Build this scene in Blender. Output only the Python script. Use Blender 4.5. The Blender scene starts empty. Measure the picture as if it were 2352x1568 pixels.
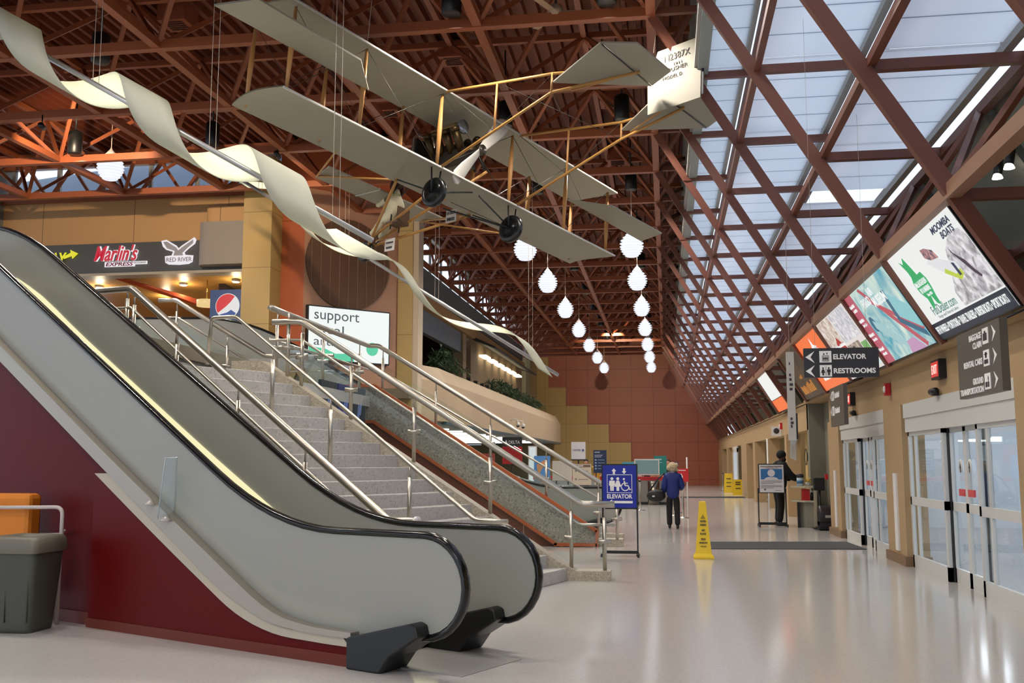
import bpy, bmesh, math, random
from math import sin, cos, pi, radians, sqrt, atan2
from mathutils import Vector, Matrix
random.seed(7)
C = bpy.context.scene.collection
V = Vector
def rgb(h):
    h = h.lstrip('#'); o = []
    for i in (0, 2, 4):
        c = int(h[i:i+2], 16) / 255
        o.append(c / 12.92 if c <= .04045 else ((c + .055) / 1.055) ** 2.4)
    return (o[0], o[1], o[2], 1.0)

# ---------------------------------------------------------------- camera, sky, exposure
cd = bpy.data.cameras.new('camera'); cam = bpy.data.objects.new('camera', cd); C.objects.link(cam)
cd.sensor_width = 36; cd.lens = 35.0; cd.clip_start = .05; cd.clip_end = 600
cam.location = (0, 0, 1.6); cam.rotation_euler = (pi/2 + radians(6.906), 0, radians(8.76))
bpy.context.scene.camera = cam
W = bpy.data.worlds.new('sky'); bpy.context.scene.world = W; W.use_nodes = True
nt = W.node_tree; bg = nt.nodes['Background']
tc = nt.nodes.new('ShaderNodeTexCoord'); sep = nt.nodes.new('ShaderNodeSeparateXYZ'); rp = nt.nodes.new('ShaderNodeValToRGB')
nt.links.new(tc.outputs['Generated'], sep.inputs[0]); nt.links.new(sep.outputs['Z'], rp.inputs['Fac']); nt.links.new(rp.outputs['Color'], bg.inputs['Color'])
rp.color_ramp.elements[0].position = 0.0; rp.color_ramp.elements[0].color = (.66, .74, .86, 1)
rp.color_ramp.elements[1].position = .6; rp.color_ramp.elements[1].color = (.68, .79, .95, 1)
bg.inputs['Strength'].default_value = 1.5
vs = bpy.context.scene.view_settings
vs.view_transform = 'Standard'; vs.look = 'None'; vs.exposure = 0.0; vs.gamma = 1.0; vs.use_curve_mapping = False
bpy.context.scene.cycles.max_bounces = 8
bpy.context.scene.cycles.diffuse_bounces = 4
bpy.context.scene.cycles.glossy_bounces = 3
bpy.context.scene.cycles.transmission_bounces = 6
bpy.context.scene.cycles.transparent_max_bounces = 12
bpy.context.scene.cycles.sample_clamp_indirect = 4.0
bpy.context.scene.cycles.use_denoising = True
bpy.context.scene.cycles.caustics_reflective = False
bpy.context.scene.cycles.caustics_refractive = False

# ---------------------------------------------------------------- materials
MATS = {}
def mat(name, col, rough=.5, metal=0.0, emit=0.0, ecol=None, spec=.5, noise=0.0, nscale=20.0, bump=0.0, alpha=None):
    if name in MATS: return MATS[name]
    m = bpy.data.materials.new(name); m.use_nodes = True; n = m.node_tree; b = n.nodes['Principled BSDF']
    c = rgb(col) if isinstance(col, str) else col
    b.inputs['Base Color'].default_value = c; b.inputs['Roughness'].default_value = rough; b.inputs['Metallic'].default_value = metal
    b.inputs['Specular IOR Level'].default_value = spec
    if emit:
        b.inputs['Emission Color'].default_value = (rgb(ecol) if isinstance(ecol, str) else ecol) if ecol else c
        b.inputs['Emission Strength'].default_value = emit
    if noise or bump:
        t = n.nodes.new('ShaderNodeTexCoord'); z = n.nodes.new('ShaderNodeTexNoise'); z.inputs['Scale'].default_value = nscale; z.inputs['Detail'].default_value = 3
        n.links.new(t.outputs['Object'], z.inputs['Vector'])
        if noise:
            mx = n.nodes.new('ShaderNodeMix'); mx.data_type = 'RGBA'
            mx.inputs['A'].default_value = tuple(v * (1 - noise) for v in c[:3]) + (1,); mx.inputs['B'].default_value = tuple(min(1, v * (1 + noise)) for v in c[:3]) + (1,)
            n.links.new(z.outputs['Fac'], mx.inputs['Factor']); n.links.new(mx.outputs['Result'], b.inputs['Base Color'])
        if bump:
            bp = n.nodes.new('ShaderNodeBump'); bp.inputs['Strength'].default_value = bump; bp.inputs['Distance'].default_value = .01
            n.links.new(z.outputs['Fac'], bp.inputs['Height']); n.links.new(bp.outputs['Normal'], b.inputs['Normal'])
    MATS[name] = m; return m
def glass(name, tint=(.92, .97, .95, 1), refl=.08):
    if name in MATS: return MATS[name]
    m = bpy.data.materials.new(name); m.use_nodes = True; n = m.node_tree; n.nodes.clear()
    o = n.nodes.new('ShaderNodeOutputMaterial'); t = n.nodes.new('ShaderNodeBsdfTransparent'); g = n.nodes.new('ShaderNodeBsdfGlossy'); x = n.nodes.new('ShaderNodeMixShader'); f = n.nodes.new('ShaderNodeFresnel')
    t.inputs['Color'].default_value = tint; g.inputs['Roughness'].default_value = .02; g.inputs['Color'].default_value = (.9, .95, .95, 1); f.inputs['IOR'].default_value = 1.45
    ge = n.nodes.new('ShaderNodeNewGeometry'); iv = n.nodes.new('ShaderNodeMath'); iv.operation = 'SUBTRACT'; iv.inputs[0].default_value = 1; n.links.new(ge.outputs['Backfacing'], iv.inputs[1])
    mu = n.nodes.new('ShaderNodeMath'); mu.operation = 'MULTIPLY'; n.links.new(f.outputs[0], mu.inputs[0]); n.links.new(iv.outputs[0], mu.inputs[1])
    n.links.new(mu.outputs[0], x.inputs['Fac']); n.links.new(t.outputs[0], x.inputs[1]); n.links.new(g.outputs[0], x.inputs[2]); n.links.new(x.outputs[0], o.inputs['Surface'])
    MATS[name] = m; return m
def paneltile(name, base, joint, size, rough=.55, jw=.012, axes='XZ', noise=.05, off=(0, 0)):
    """panels of size[0] x size[1] with thin dark joints, laid in object space"""
    if name in MATS: return MATS[name]
    m = bpy.data.materials.new(name); m.use_nodes = True; n = m.node_tree; b = n.nodes['Principled BSDF']; b.inputs['Roughness'].default_value = rough
    t = n.nodes.new('ShaderNodeTexCoord'); s = n.nodes.new('ShaderNodeSeparateXYZ'); n.links.new(t.outputs['Object'], s.inputs[0])
    fs = []
    for a, sz, of in zip(axes, size, off):
        d = n.nodes.new('ShaderNodeMath'); d.operation = 'MULTIPLY_ADD'; d.inputs[1].default_value = 1 / sz; d.inputs[2].default_value = of / sz + 50; n.links.new(s.outputs[a], d.inputs[0])
        f = n.nodes.new('ShaderNodeMath'); f.operation = 'FRACT'; n.links.new(d.outputs[0], f.inputs[0])
        l = n.nodes.new('ShaderNodeMath'); l.operation = 'LESS_THAN'; l.inputs[1].default_value = jw / sz; n.links.new(f.outputs[0], l.inputs[0]); fs.append(l)
    mx = n.nodes.new('ShaderNodeMath'); mx.operation = 'MAXIMUM'; n.links.new(fs[0].outputs[0], mx.inputs[0]); n.links.new(fs[1].outputs[0], mx.inputs[1])
    z = n.nodes.new('ShaderNodeTexNoise'); z.inputs['Scale'].default_value = 1.3; n.links.new(t.outputs['Object'], z.inputs['Vector'])
    c = rgb(base); v = n.nodes.new('ShaderNodeMix'); v.data_type = 'RGBA'
    v.inputs['A'].default_value = tuple(k * (1 - noise) for k in c[:3]) + (1,); v.inputs['B'].default_value = tuple(min(1, k * (1 + noise)) for k in c[:3]) + (1,); n.links.new(z.outputs['Fac'], v.inputs['Factor'])
    w = n.nodes.new('ShaderNodeMix'); w.data_type = 'RGBA'; n.links.new(mx.outputs[0], w.inputs['Factor']); n.links.new(v.outputs['Result'], w.inputs['A']); w.inputs['B'].default_value = rgb(joint)
    n.links.new(w.outputs['Result'], b.inputs['Base Color']); MATS[name] = m; return m
def speckle(name, base, dark, light, scale=60, rough=.2, spec=.5, amount=.5):
    if name in MATS: return MATS[name]
    m = bpy.data.materials.new(name); m.use_nodes = True; n = m.node_tree; b = n.nodes['Principled BSDF']; b.inputs['Roughness'].default_value = rough; b.inputs['Specular IOR Level'].default_value = spec
    t = n.nodes.new('ShaderNodeTexCoord'); z = n.nodes.new('ShaderNodeTexVoronoi'); z.inputs['Scale'].default_value = scale; n.links.new(t.outputs['Object'], z.inputs['Vector'])
    r = n.nodes.new('ShaderNodeValToRGB'); r.color_ramp.interpolation = 'CONSTANT'; sp = n.nodes.new('ShaderNodeSeparateColor'); n.links.new(z.outputs['Color'], sp.inputs[0]); n.links.new(sp.outputs[0], r.inputs['Fac'])
    e = r.color_ramp.elements; e[0].color = rgb(dark); e[1].position = .12; e[1].color = rgb(base); q = e.new(.85); q.color = rgb(light)
    z2 = n.nodes.new('ShaderNodeTexNoise'); z2.inputs['Scale'].default_value = 1.2; n.links.new(t.outputs['Object'], z2.inputs['Vector'])
    mx = n.nodes.new('ShaderNodeMix'); mx.data_type = 'RGBA'; mx.inputs['Factor'].default_value = amount; mx.inputs['A'].default_value = rgb(base); n.links.new(r.outputs['Color'], mx.inputs['B']); n.links.new(mx.outputs['Result'], b.inputs['Base Color'])
    MATS[name] = m; return m
def translucent(name, col, joint=None, pitch=.77, off=0, trans=.8):
    if name in MATS: return MATS[name]
    m = bpy.data.materials.new(name); m.use_nodes = True; n = m.node_tree; n.nodes.clear()
    o = n.nodes.new('ShaderNodeOutputMaterial'); d = n.nodes.new('ShaderNodeBsdfDiffuse'); t = n.nodes.new('ShaderNodeBsdfTranslucent'); x = n.nodes.new('ShaderNodeMixShader')
    c = rgb(col); d.inputs['Color'].default_value = c; t.inputs['Color'].default_value = c; x.inputs['Fac'].default_value = trans
    n.links.new(d.outputs[0], x.inputs[1]); n.links.new(t.outputs[0], x.inputs[2]); n.links.new(x.outputs[0], o.inputs['Surface'])
    if joint:
        tc = n.nodes.new('ShaderNodeTexCoord'); s = n.nodes.new('ShaderNodeSeparateXYZ'); n.links.new(tc.outputs['Object'], s.inputs[0])
        q = n.nodes.new('ShaderNodeMath'); q.operation = 'MULTIPLY_ADD'; q.inputs[1].default_value = 1 / pitch; q.inputs[2].default_value = off; n.links.new(s.outputs['Y'], q.inputs[0])
        f = n.nodes.new('ShaderNodeMath'); f.operation = 'FRACT'; n.links.new(q.outputs[0], f.inputs[0]); l = n.nodes.new('ShaderNodeMath'); l.operation = 'LESS_THAN'; l.inputs[1].default_value = .03; n.links.new(f.outputs[0], l.inputs[0])
        w = n.nodes.new('ShaderNodeMix'); w.data_type = 'RGBA'; n.links.new(l.outputs[0], w.inputs['Factor']); w.inputs['A'].default_value = c; w.inputs['B'].default_value = rgb(joint)
        n.links.new(w.outputs['Result'], d.inputs['Color']); n.links.new(w.outputs['Result'], t.inputs['Color'])
    MATS[name] = m; return m
def lum(name, col, s=1.0): return mat(name, (0.02, .02, .02, 1), .4, emit=s, ecol=col)

# ---------------------------------------------------------------- geometry helper
class MB:
    def __init__(s): s.v = []; s.f = []; s.m = []; s.sm = []; s.cur = 0; s.smooth = False
    def add(s, vs, fs, smooth=None):
        k = len(s.v); s.v += [V(p) for p in vs]; s.f += [[k + i for i in f] for f in fs]; s.m += [s.cur] * len(fs); s.sm += [s.smooth if smooth is None else smooth] * len(fs); return s
    def mi(s, i): s.cur = i; return s
    def box(s, c, d, rz=0, M=None):
        x, y, z = d[0] / 2, d[1] / 2, d[2] / 2
        R = M if M is not None else Matrix.Rotation(rz, 3, 'Z'); c = V(c)
        vs = [c + R @ V((sx * x, sy * y, sz * z)) for sz in (-1, 1) for sy in (-1, 1) for sx in (-1, 1)]
        return s.add(vs, [(0, 2, 3, 1), (4, 5, 7, 6), (0, 1, 5, 4), (2, 6, 7, 3), (0, 4, 6, 2), (1, 3, 7, 5)])
    def lohi(s, a, b): return s.box([(p + q) / 2 for p, q in zip(a, b)], [abs(q - p) for p, q in zip(a, b)])
    def bar(s, a, b, w, h=None, up=(0, 0, 1)):
        a, b = V(a), V(b); h = h or w; d = (b - a); L = d.length
        if L < 1e-6: return s
        y = d / L; u = V(up)
        if abs(y.dot(u)) > .99: u = V((0, 1, 0)) if abs(y.y) < .9 else V((1, 0, 0))
        x = y.cross(u).normalized(); z = x.cross(y)
        M = Matrix((x, y, z)).transposed()
        return s.box((a + b) / 2, (w, L, h), M=M)
    def tube(s, pts, r, n=8, caps=True, radii=None, closed=False):
        P = [V(p) for p in pts]; N = len(P); rings = []; prev = None
        for i in range(N):
            if closed: t = P[(i + 1) % N] - P[i - 1]
            else: t = (P[min(i + 1, N - 1)] - P[max(i - 1, 0)])
            t.normalize()
            if prev is None:
                u = V((0, 0, 1)) if abs(t.z) < .9 else V((1, 0, 0)); x = t.cross(u).normalized()
            else:
                x = (prev - t * prev.dot(t)); x = x.normalized() if x.length > 1e-6 else t.orthogonal().normalized()
            prev = x; y = t.cross(x); rr = radii[i] if radii else r
            rings.append([P[i] + x * (rr * cos(2 * pi * k / n)) + y * (rr * sin(2 * pi * k / n)) for k in range(n)])
        vs = [p for q in rings for p in q]; fs = []
        for i in range(N if closed else N - 1):
            j = (i + 1) % N
            for k in range(n): fs.append((i * n + k, i * n + (k + 1) % n, j * n + (k + 1) % n, j * n + k))
        if caps and not closed: fs += [tuple(range(n))[::-1], tuple((N - 1) * n + k for k in range(n))]
        return s.add(vs, fs, True)
    def lathe(s, prof, c=(0, 0, 0), n=20, M=None, smooth=True, sx=1, sy=1):
        c = V(c); R = M if M is not None else Matrix.Identity(3); vs = []; fs = []
        for r, z in prof:
            for k in range(n): vs.append(c + R @ V((sx * r * cos(2 * pi * k / n), sy * r * sin(2 * pi * k / n), z)))
        for i in range(len(prof) - 1):
            for k in range(n): fs.append((i * n + k, i * n + (k + 1) % n, (i + 1) * n + (k + 1) % n, (i + 1) * n + k))
        if prof[0][0] > 1e-5: fs.append(tuple(range(n))[::-1])
        if prof[-1][0] > 1e-5: fs.append(tuple((len(prof) - 1) * n + k for k in range(n)))
        return s.add(vs, fs, smooth)
    def ball(s, c, r, n=12, m=8, M=None):
        r = r if hasattr(r, '__len__') else (r, r, r); c = V(c); R = M if M is not None else Matrix.Identity(3)
        vs = [c + R @ V((0, 0, -r[2]))]
        for i in range(1, m):
            a = -pi / 2 + pi * i / m
            for k in range(n): vs.append(c + R @ V((r[0] * cos(a) * cos(2 * pi * k / n), r[1] * cos(a) * sin(2 * pi * k / n), r[2] * sin(a))))
        vs.append(c + R @ V((0, 0, r[2]))); fs = []
        for k in range(n): fs.append((0, 1 + (k + 1) % n, 1 + k)); fs.append((len(vs) - 1, 1 + (m - 2) * n + k, 1 + (m - 2) * n + (k + 1) % n))
        for i in range(m - 2):
            for k in range(n): fs.append((1 + i * n + k, 1 + i * n + (k + 1) % n, 1 + (i + 1) * n + (k + 1) % n, 1 + (i + 1) * n + k))
        return s.add(vs, fs, True)
    def prism(s, poly, ext):
        e = V(ext); P = [V(p) for p in poly]; n = len(P)
        nrm = sum(((P[i] - P[0]).cross(P[(i + 1) % n] - P[0]) for i in range(n)), V((0, 0, 0)))
        if nrm.dot(e) > 0: P = P[::-1]
        vs = P + [p + e for p in P]; fs = [tuple(range(n)), tuple(range(2 * n - 1, n - 1, -1))]
        for i in range(n): j = (i + 1) % n; fs.append((j, i, n + i, n + j))
        return s.add(vs, fs)
    def grid(s, fn, nu, nv, smooth=True):
        vs = [fn(i / nu, j / nv) for i in range(nu + 1) for j in range(nv + 1)]
        fs = [(i * (nv + 1) + j, (i + 1) * (nv + 1) + j, (i + 1) * (nv + 1) + j + 1, i * (nv + 1) + j + 1) for i in range(nu) for j in range(nv)]
        return s.add(vs, fs, smooth)
    def loft(s, rings, caps=True, smooth=True):
        n = len(rings[0]); vs = [p for r in rings for p in r]; fs = []
        for i in range(len(rings) - 1):
            for k in range(n): fs.append((i * n + k, i * n + (k + 1) % n, (i + 1) * n + (k + 1) % n, (i + 1) * n + k))
        if caps: fs += [tuple(range(n))[::-1], tuple((len(rings) - 1) * n + k for k in range(n))]
        return s.add(vs, fs, smooth)
    def text(s, body, F, w=None, h=None, size=None, depth=.004, align='L', shear=0.0, bold=0.0):
        """letters on frame F = (origin at the lower-left / centre, x dir, y dir)"""
        vs, fs = text_geo(body, shear, bold)
        if not vs: return s
        x0 = min(p.x for p in vs); x1 = max(p.x for p in vs); y0 = min(p.y for p in vs); y1 = max(p.y for p in vs)
        kx = (w / (x1 - x0)) if w else None; ky = (h / (y1 - y0)) if h else None
        if size: kx = ky = size
        kx = kx or ky; ky = ky or kx
        ox = {'L': x0, 'C': (x0 + x1) / 2, 'R': x1}[align]
        o, X, Y = V(F[0]), V(F[1]).normalized(), V(F[2]).normalized(); Z = X.cross(Y)
        return s.add([o + X * ((p.x - ox) * kx) + Y * ((p.y - y0) * ky) + Z * (depth if p.z > 0 else 0) for p in vs], fs)
    def build(s, name, mats, parent=None, org=None, bevel=0.0, subsurf=0, local=False):
        if parent is not None and org is None and not local: org = root_loc(parent)
        o0 = V(org) if org is not None and not local else V((0, 0, 0))
        me = bpy.data.meshes.new(name); me.from_pydata([p - o0 for p in s.v], [], s.f)
        mats = mats if isinstance(mats, (list, tuple)) else [mats]
        for m in mats: me.materials.append(m)
        if len(mats) > 1: me.polygons.foreach_set('material_index', s.m)
        me.polygons.foreach_set('use_smooth', s.sm); me.update()
        o = bpy.data.objects.new(name, me); C.objects.link(o)
        if parent is not None: o.parent = parent
        elif org is not None: o.location = o0
        if bevel:
            b = o.modifiers.new('bevel', 'BEVEL'); b.width = bevel; b.segments = 2; b.limit_method = 'ANGLE'
        if subsurf:
            b = o.modifiers.new('sub', 'SUBSURF'); b.levels = b.render_levels = subsurf
        return o
def root_loc(o):
    while o.parent is not None: o = o.parent
    return o.location.copy()
_tc = {}
def text_geo(body, shear=0.0, bold=0.0):
    k = (body, shear, bold)
    if k not in _tc:
        cu = bpy.data.curves.new('t', 'FONT'); cu.body = body; cu.size = 1; cu.extrude = .02; cu.shear = shear; cu.offset = bold; cu.resolution_u = 3; cu.align_x = 'CENTER' if '\n' in body else 'LEFT'
        o = bpy.data.objects.new('t', cu); C.objects.link(o); bpy.context.view_layer.update()
        me = bpy.data.meshes.new_from_object(o.evaluated_get(bpy.context.evaluated_depsgraph_get()))
        _tc[k] = ([v.co.copy() for v in me.vertices], [tuple(p.vertices) for p in me.polygons])
        bpy.data.objects.remove(o); bpy.data.curves.remove(cu); bpy.data.meshes.remove(me)
    return _tc[k]
def tag(o, label, cat, group=None, kind=None):
    o['label'] = label; o['category'] = cat
    if group: o['group'] = group
    if kind: o['kind'] = kind
    return o
def thing(name, label, cat, loc=(0, 0, 0), group=None, kind=None, rz=0):
    o = bpy.data.objects.new(name, None); o.empty_display_size = .2; C.objects.link(o); o.location = loc; o.rotation_euler = (0, 0, rz)
    return tag(o, label, cat, group, kind)
def struct(o, label, cat): return tag(o, label, cat, kind='structure')
def dup(root, loc, label=None, rz=None):
    r = root.copy(); C.objects.link(r); r.location = loc
    if label: r['label'] = label
    if rz is not None: r.rotation_euler = (0, 0, rz)
    for ch in list(root.children):
        c = ch.copy(); C.objects.link(c); c.parent = r
        for g in list(ch.children):
            d = g.copy(); C.objects.link(d); d.parent = c
    return r
def arc(c, r, a0, a1, n, u, v):
    c, u, v = V(c), V(u), V(v); return [c + u * (r * cos(a0 + (a1 - a0) * i / n)) + v * (r * sin(a0 + (a1 - a0) * i / n)) for i in range(n + 1)]
def bez(a, b, c, n=10): return [V(a) * (1 - t) ** 2 + V(b) * 2 * t * (1 - t) + V(c) * t * t for t in [i / n for i in range(n + 1)]]
def rounded(pts, r, n=4):
    """polyline with its corners rounded"""
    P = [V(p) for p in pts]; o = [P[0]]
    for i in range(1, len(P) - 1):
        a = (P[i - 1] - P[i]); b = (P[i + 1] - P[i]); q = min(r, a.length * .45, b.length * .45)
        o += bez(P[i] + a.normalized() * q, P[i], P[i] + b.normalized() * q, n)
    return o + [P[-1]]
X_, Y_, Z_ = V((1, 0, 0)), V((0, 1, 0)), V((0, 0, 1))

steel = mat('brushed_steel', '#b9b3a8', .32, 1.0, noise=.06)
brown_steel = mat('brown_painted_steel', '#8a4a2c', .45, noise=.08, nscale=3)
lattice_brown = mat('lattice_brown_paint', '#6e4032', .45, noise=.08, nscale=3)
black = mat('black_plastic', '#101214', .4)
rubber = mat('black_rubber', '#0c0d0f', .28)
white = mat('white_paint', '#d9d9d6', .5)
alu = mat('white_aluminium', '#c9cac7', .4, noise=.03)
tan = mat('tan_wall_paint', '#a88d68', .6, noise=.04, nscale=2)

def frosted(name, col):
    if name in MATS: return MATS[name]
    m = bpy.data.materials.new(name); m.use_nodes = True; n = m.node_tree; n.nodes.clear(); c = rgb(col)
    o = n.nodes.new('ShaderNodeOutputMaterial'); d = n.nodes.new('ShaderNodeBsdfDiffuse'); t = n.nodes.new('ShaderNodeBsdfTranslucent'); x = n.nodes.new('ShaderNodeMixShader'); g = n.nodes.new('ShaderNodeBsdfGlossy'); y = n.nodes.new('ShaderNodeMixShader'); f = n.nodes.new('ShaderNodeFresnel')
    d.inputs['Color'].default_value = c; t.inputs['Color'].default_value = c; x.inputs['Fac'].default_value = .55; g.inputs['Roughness'].default_value = .25; f.inputs['IOR'].default_value = 1.45
    n.links.new(d.outputs[0], x.inputs[1]); n.links.new(t.outputs[0], x.inputs[2]); n.links.new(f.outputs[0], y.inputs['Fac']); n.links.new(x.outputs[0], y.inputs[1]); n.links.new(g.outputs[0], y.inputs[2]); n.links.new(y.outputs[0], o.inputs['Surface'])
    MATS[name] = m; return m
# ================================================================ SETTING
floor_m = speckle('terrazzo_floor', '#c1bebb', '#b0aca8', '#cac7c4', 70, .12, .55, .4)
struct(MB().lohi((-26, -12, -.3), (3.95, 72, 0)).build('floor', floor_m), 'polished pale grey terrazzo floor of the long terminal hall', 'floor')

# ---- roof: corrugated deck, space frame
A = 3.07
YK = [10.13 + A * k for k in range(-6, 21)]       # frame lines along the hall
XM = [-.13 - 2.98 * m for m in range(0, 9)]       # frame lines across the hall
ZB, ZT, ZD = 9.17, 10.87, 11.02
deck = MB()
def ribs(x0, x1, y0, y1, z):
    n = round((x1 - x0) / .3); p = (x1 - x0) / n; prof = []
    for i in range(n):
        a = x0 + i * p; prof += [(a, z), (a + .09 * p / .3, z), (a + .115 * p / .3, z + .15), (a + .275 * p / .3, z + .15), (a + .3 * p / .3, z)]
    prof.append((x1, z))
    deck0 = len(deck.v)
    vs = [(x, y0, q) for x, q in prof] + [(x, y1, q) for x, q in prof]; m = len(prof)
    for i in range(m - 1): deck.mi(1 if i % 5 == 2 else 0).add(vs if i == 0 else [], [(i - (0 if i == 0 else 0), i + 1, m + i + 1, m + i)]) if i == 0 else (deck.f.append([deck0 + i, deck0 + i + 1, deck0 + m + i + 1, deck0 + m + i]), deck.m.append(deck.cur), deck.sm.append(False))
    deck.mi(0)
ribs(-10.2, .75, -8, 72, ZD); ribs(-26, -10.2, -8, 28.6, ZD)
deck.lohi((-26, -8, ZD + .16), (-10.2, 28.6, ZD + .3)); deck.lohi((-10.2, -8, ZD + .16), (.75, 72, ZD + .3))
deck_m = mat('roof_deck_paint', '#6b3019', .6, noise=.12, nscale=1.5)
struct(deck.build('ceiling', [deck_m, mat('deck_recess_dark', '#3d1c10', .8)]), 'rust brown corrugated steel roof deck above the space frame', 'ceiling')  # second, darker colour on the recessed faces between the ribs
def truss(name, p0, p1, label, nodes_web, top=None):
    o = MB().bar(p0, p1, .16, .17 if abs(p1[0] - p0[0]) > .1 else .145).build(name, brown_steel)
    struct(o, label, 'roof truss')
    if top: MB().bar(top[0], top[1], .12, .13).build('top_chord', brown_steel, o, org=(0, 0, 0))
    w = MB()
    for a, b in nodes_web: w.bar(a, b, .085, .085)
    if nodes_web: w.build('web_lattice', brown_steel, o, org=(0, 0, 0))
    return o
for y in YK:
    left = -24 if y < 27.5 else -9.07
    xs = [x for x in XM if x >= left - .1]
    web = []
    for x in xs:
        for sx in (-1, 1):
            for sy in (-1, 1):
                tx, ty = x + sx * 1.49, y + sy * A / 2
                if tx < -9.9 and ty > 28: continue
                if tx > .8: continue
                web.append(((x, y, ZB), (tx, ty, ZT)))
    truss('roof_truss', (xs[-1], y, ZB), (XM[0], y, ZB), 'rust brown truss across the hall under the roof, %s' % ('above the aeroplane' if y < 24 else 'beyond the aeroplane'), web,
          ((max(xs[-1] - 1.49, -9.9 if y > 26 else -24), y + A / 2, ZT), (XM[0] + .9, y + A / 2, ZT)))
for i, x in enumerate(XM[:8]):
    y1 = YK[-1] if x > -9.5 else 25.5
    truss('roof_truss', (x, YK[0], ZB), (x, y1, ZB), 'rust brown roof truss chord running the length of the hall, line %s' % ('nearest the skylight' if i == 0 else 'over the food court' if i > 3 else 'over the floor'), [],
          ((x - 1.49, YK[0], ZT), (x - 1.49, y1 if x > -8 else 28, ZT)))

lattice_tan = mat('lattice_tan_paint', '#8a6650', .45, noise=.06, nscale=3)
# ---- the sloping lattice on the right
SL = lambda t: (-.13 + (2.79 + .13) * t, ZB + (4.21 - ZB) * t)
slopeA, slopeB, slopeD = (1.29, 6.83), (2.1, 5.58), (2.79, 4.21)
for y in YK:
    m = MB().bar((-.13, y + .1, ZB), (2.79, y - .15, 4.21), .13, .15).bar((2.79, y - .15, 4.21), (3.5, y - .1, 3.1), .09, .15)
    o = struct(m.build('rafter_beam', lattice_brown), 'brown sloping rafter of the skylight lattice', 'rafter')
    s = MB()
    for a, b in ((( .5, 8.0), (1.5, 8.0)), (slopeA, (2.8, 6.83)), (slopeB, (3.6, 5.58)), (slopeD, (4.4, 4.21)), ((-.13, ZB), (.75, ZB))):
        s.bar((a[0], y, a[1]), (b[0], y, b[1]), .1, .11)
    s.build('strut', lattice_brown, o, org=(0, 0, 0))
    d = MB()
    for sg in (-1, 1):
        d.bar((2.79, y, 4.21), (3.62, y + sg * A / 2, 5.58), .07)
        d.bar((-.13, y, ZB), (.62, y + sg * A / 2, 9.9), .1) if y > 12 else None
    d.bar((-.13, y, ZB), (-.13, y, ZT), .13)
    d.build('web_lattice', lattice_brown, o, org=(0, 0, 0))
for nm, (x, z), mt, w in (('first', slopeA, lattice_brown, .085), ('second', slopeB, lattice_brown, .085), ('lowest', slopeD, lattice_tan, .13), ('outer upper', (1.5, 8.0), lattice_brown, .08), ('outer middle', (2.83, 6.83), lattice_brown, .09), ('outer lower', (3.62, 5.58), lattice_brown, .1), ('ledge', (4.4, 4.21), lattice_brown, .1)):
    struct(MB().bar((x, -6, z), (x, 71, z), w, w + .02).build('lattice_beam', mt), 'brown beam along the skylight lattice, %s line' % nm, 'beam')
mull = mat('skylight_mullion', '#9c9c98', .4)
sky_m = translucent('skylight_sheet', '#f4f6fa', '#9ba6b2', A / 4, 0.0, .82)
n = 0
for k in range(-4, 20):
    y0 = 10.13 + A * k; y1 = y0 + A
    for r, (x0, x1, z) in enumerate(((.62, 1.36, 8.12), (1.36, 2.6, 6.98), (2.2, 3.38, 5.74))):
        n += 1
        if r == 2 and k == 1: y1b = y0 + A - .75
        else: y1b = y1
        w = MB().lohi((x0, y0 + .04, z), (x1, y1b - .04, z + .03)); w.v = [p - V((0, y0, 0)) for p in w.v]
        o = w.build('window_%d' % n, sky_m); o.location = (0, y0, 0)
        struct(o, 'pale blue translucent skylight panel in the sloping roof', 'skylight panel')
for x, z, w in ((1.40, 8.1, .07), (2.66, 6.97, .09), (3.45, 5.73, .09), (.6, 8.1, .06)):
    struct(MB().lohi((x - w / 2, -6, z - .05), (x + w / 2, 71, z + .08)).build('trim_1', mull), 'pale grey metal mullion along the skylight panels', 'trim')
# upstand between roof deck and first skylight panel
upm = mat('upstand_grey', '#8d938e', .6)
struct(MB().lohi((.62, -8, 8.0), (.8, 72, 8.95)).lohi((.66, -8, 8.95), (.8, 72, ZD + .3)).build('wall_upstand', upm), 'grey upstand wall between roof deck and skylight', 'wall')
outm = mat('outer_slope_grey', '#7d7f74', .65, noise=.06, nscale=.6)
struct(MB().prism([(3.72, -8, 5.6), (5.2, -8, 3.12), (5.3, -8, 3.2), (3.8, -8, 5.72)], (0, 80, 0)).build('wall_right_slope', outm), 'olive grey sloping outer wall behind the advertising panels', 'wall')
ribm = MB()
for y in YK: ribm.bar((3.7, y + 1.5, 5.55), (5.15, y + 1.5, 3.1), .12, .1)
struct(ribm.build('trim_2', mat('slope_rib', '#56584f', .6)), 'dark ribs on the sloping outer wall', 'trim')

# ---- right wall
wallR = MB()
wallR.lohi((3.7, -8, 2.5), (4.0, 23.7, 3.1))            # band over the doors
wallR.lohi((3.5, -8, 3.08), (5.3, 26.4, 3.16))          # ledge
wallR.lohi((3.6, 26.4, 3.08), (5.3, 72, 3.16))
for y0, y1 in ((-8, 11.25), (16.45, 17.75), (22.3, 23.7)): wallR.lohi((3.66, y0, 0), (4.0, y1, 2.5))
struct(wallR.build('wall_right', tan), 'tan wall and deep band above the sliding entrance doors', 'wall')
struct(MB().lohi((3.62, 16.4, 0), (4.02, 17.8, .15)).lohi((3.62, 22.25, 0), (4.02, 23.75, .15)).build('baseboard_right', mat('base_brown', '#7d6247', .5)), 'brown baseboard around the entrance pillars', 'baseboard')
guard = MB().lohi((3.63, 16.9, .2), (3.66, 17.1, 1.42)).lohi((3.63, 22.75, .2), (3.66, 22.95, 1.42))
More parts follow.
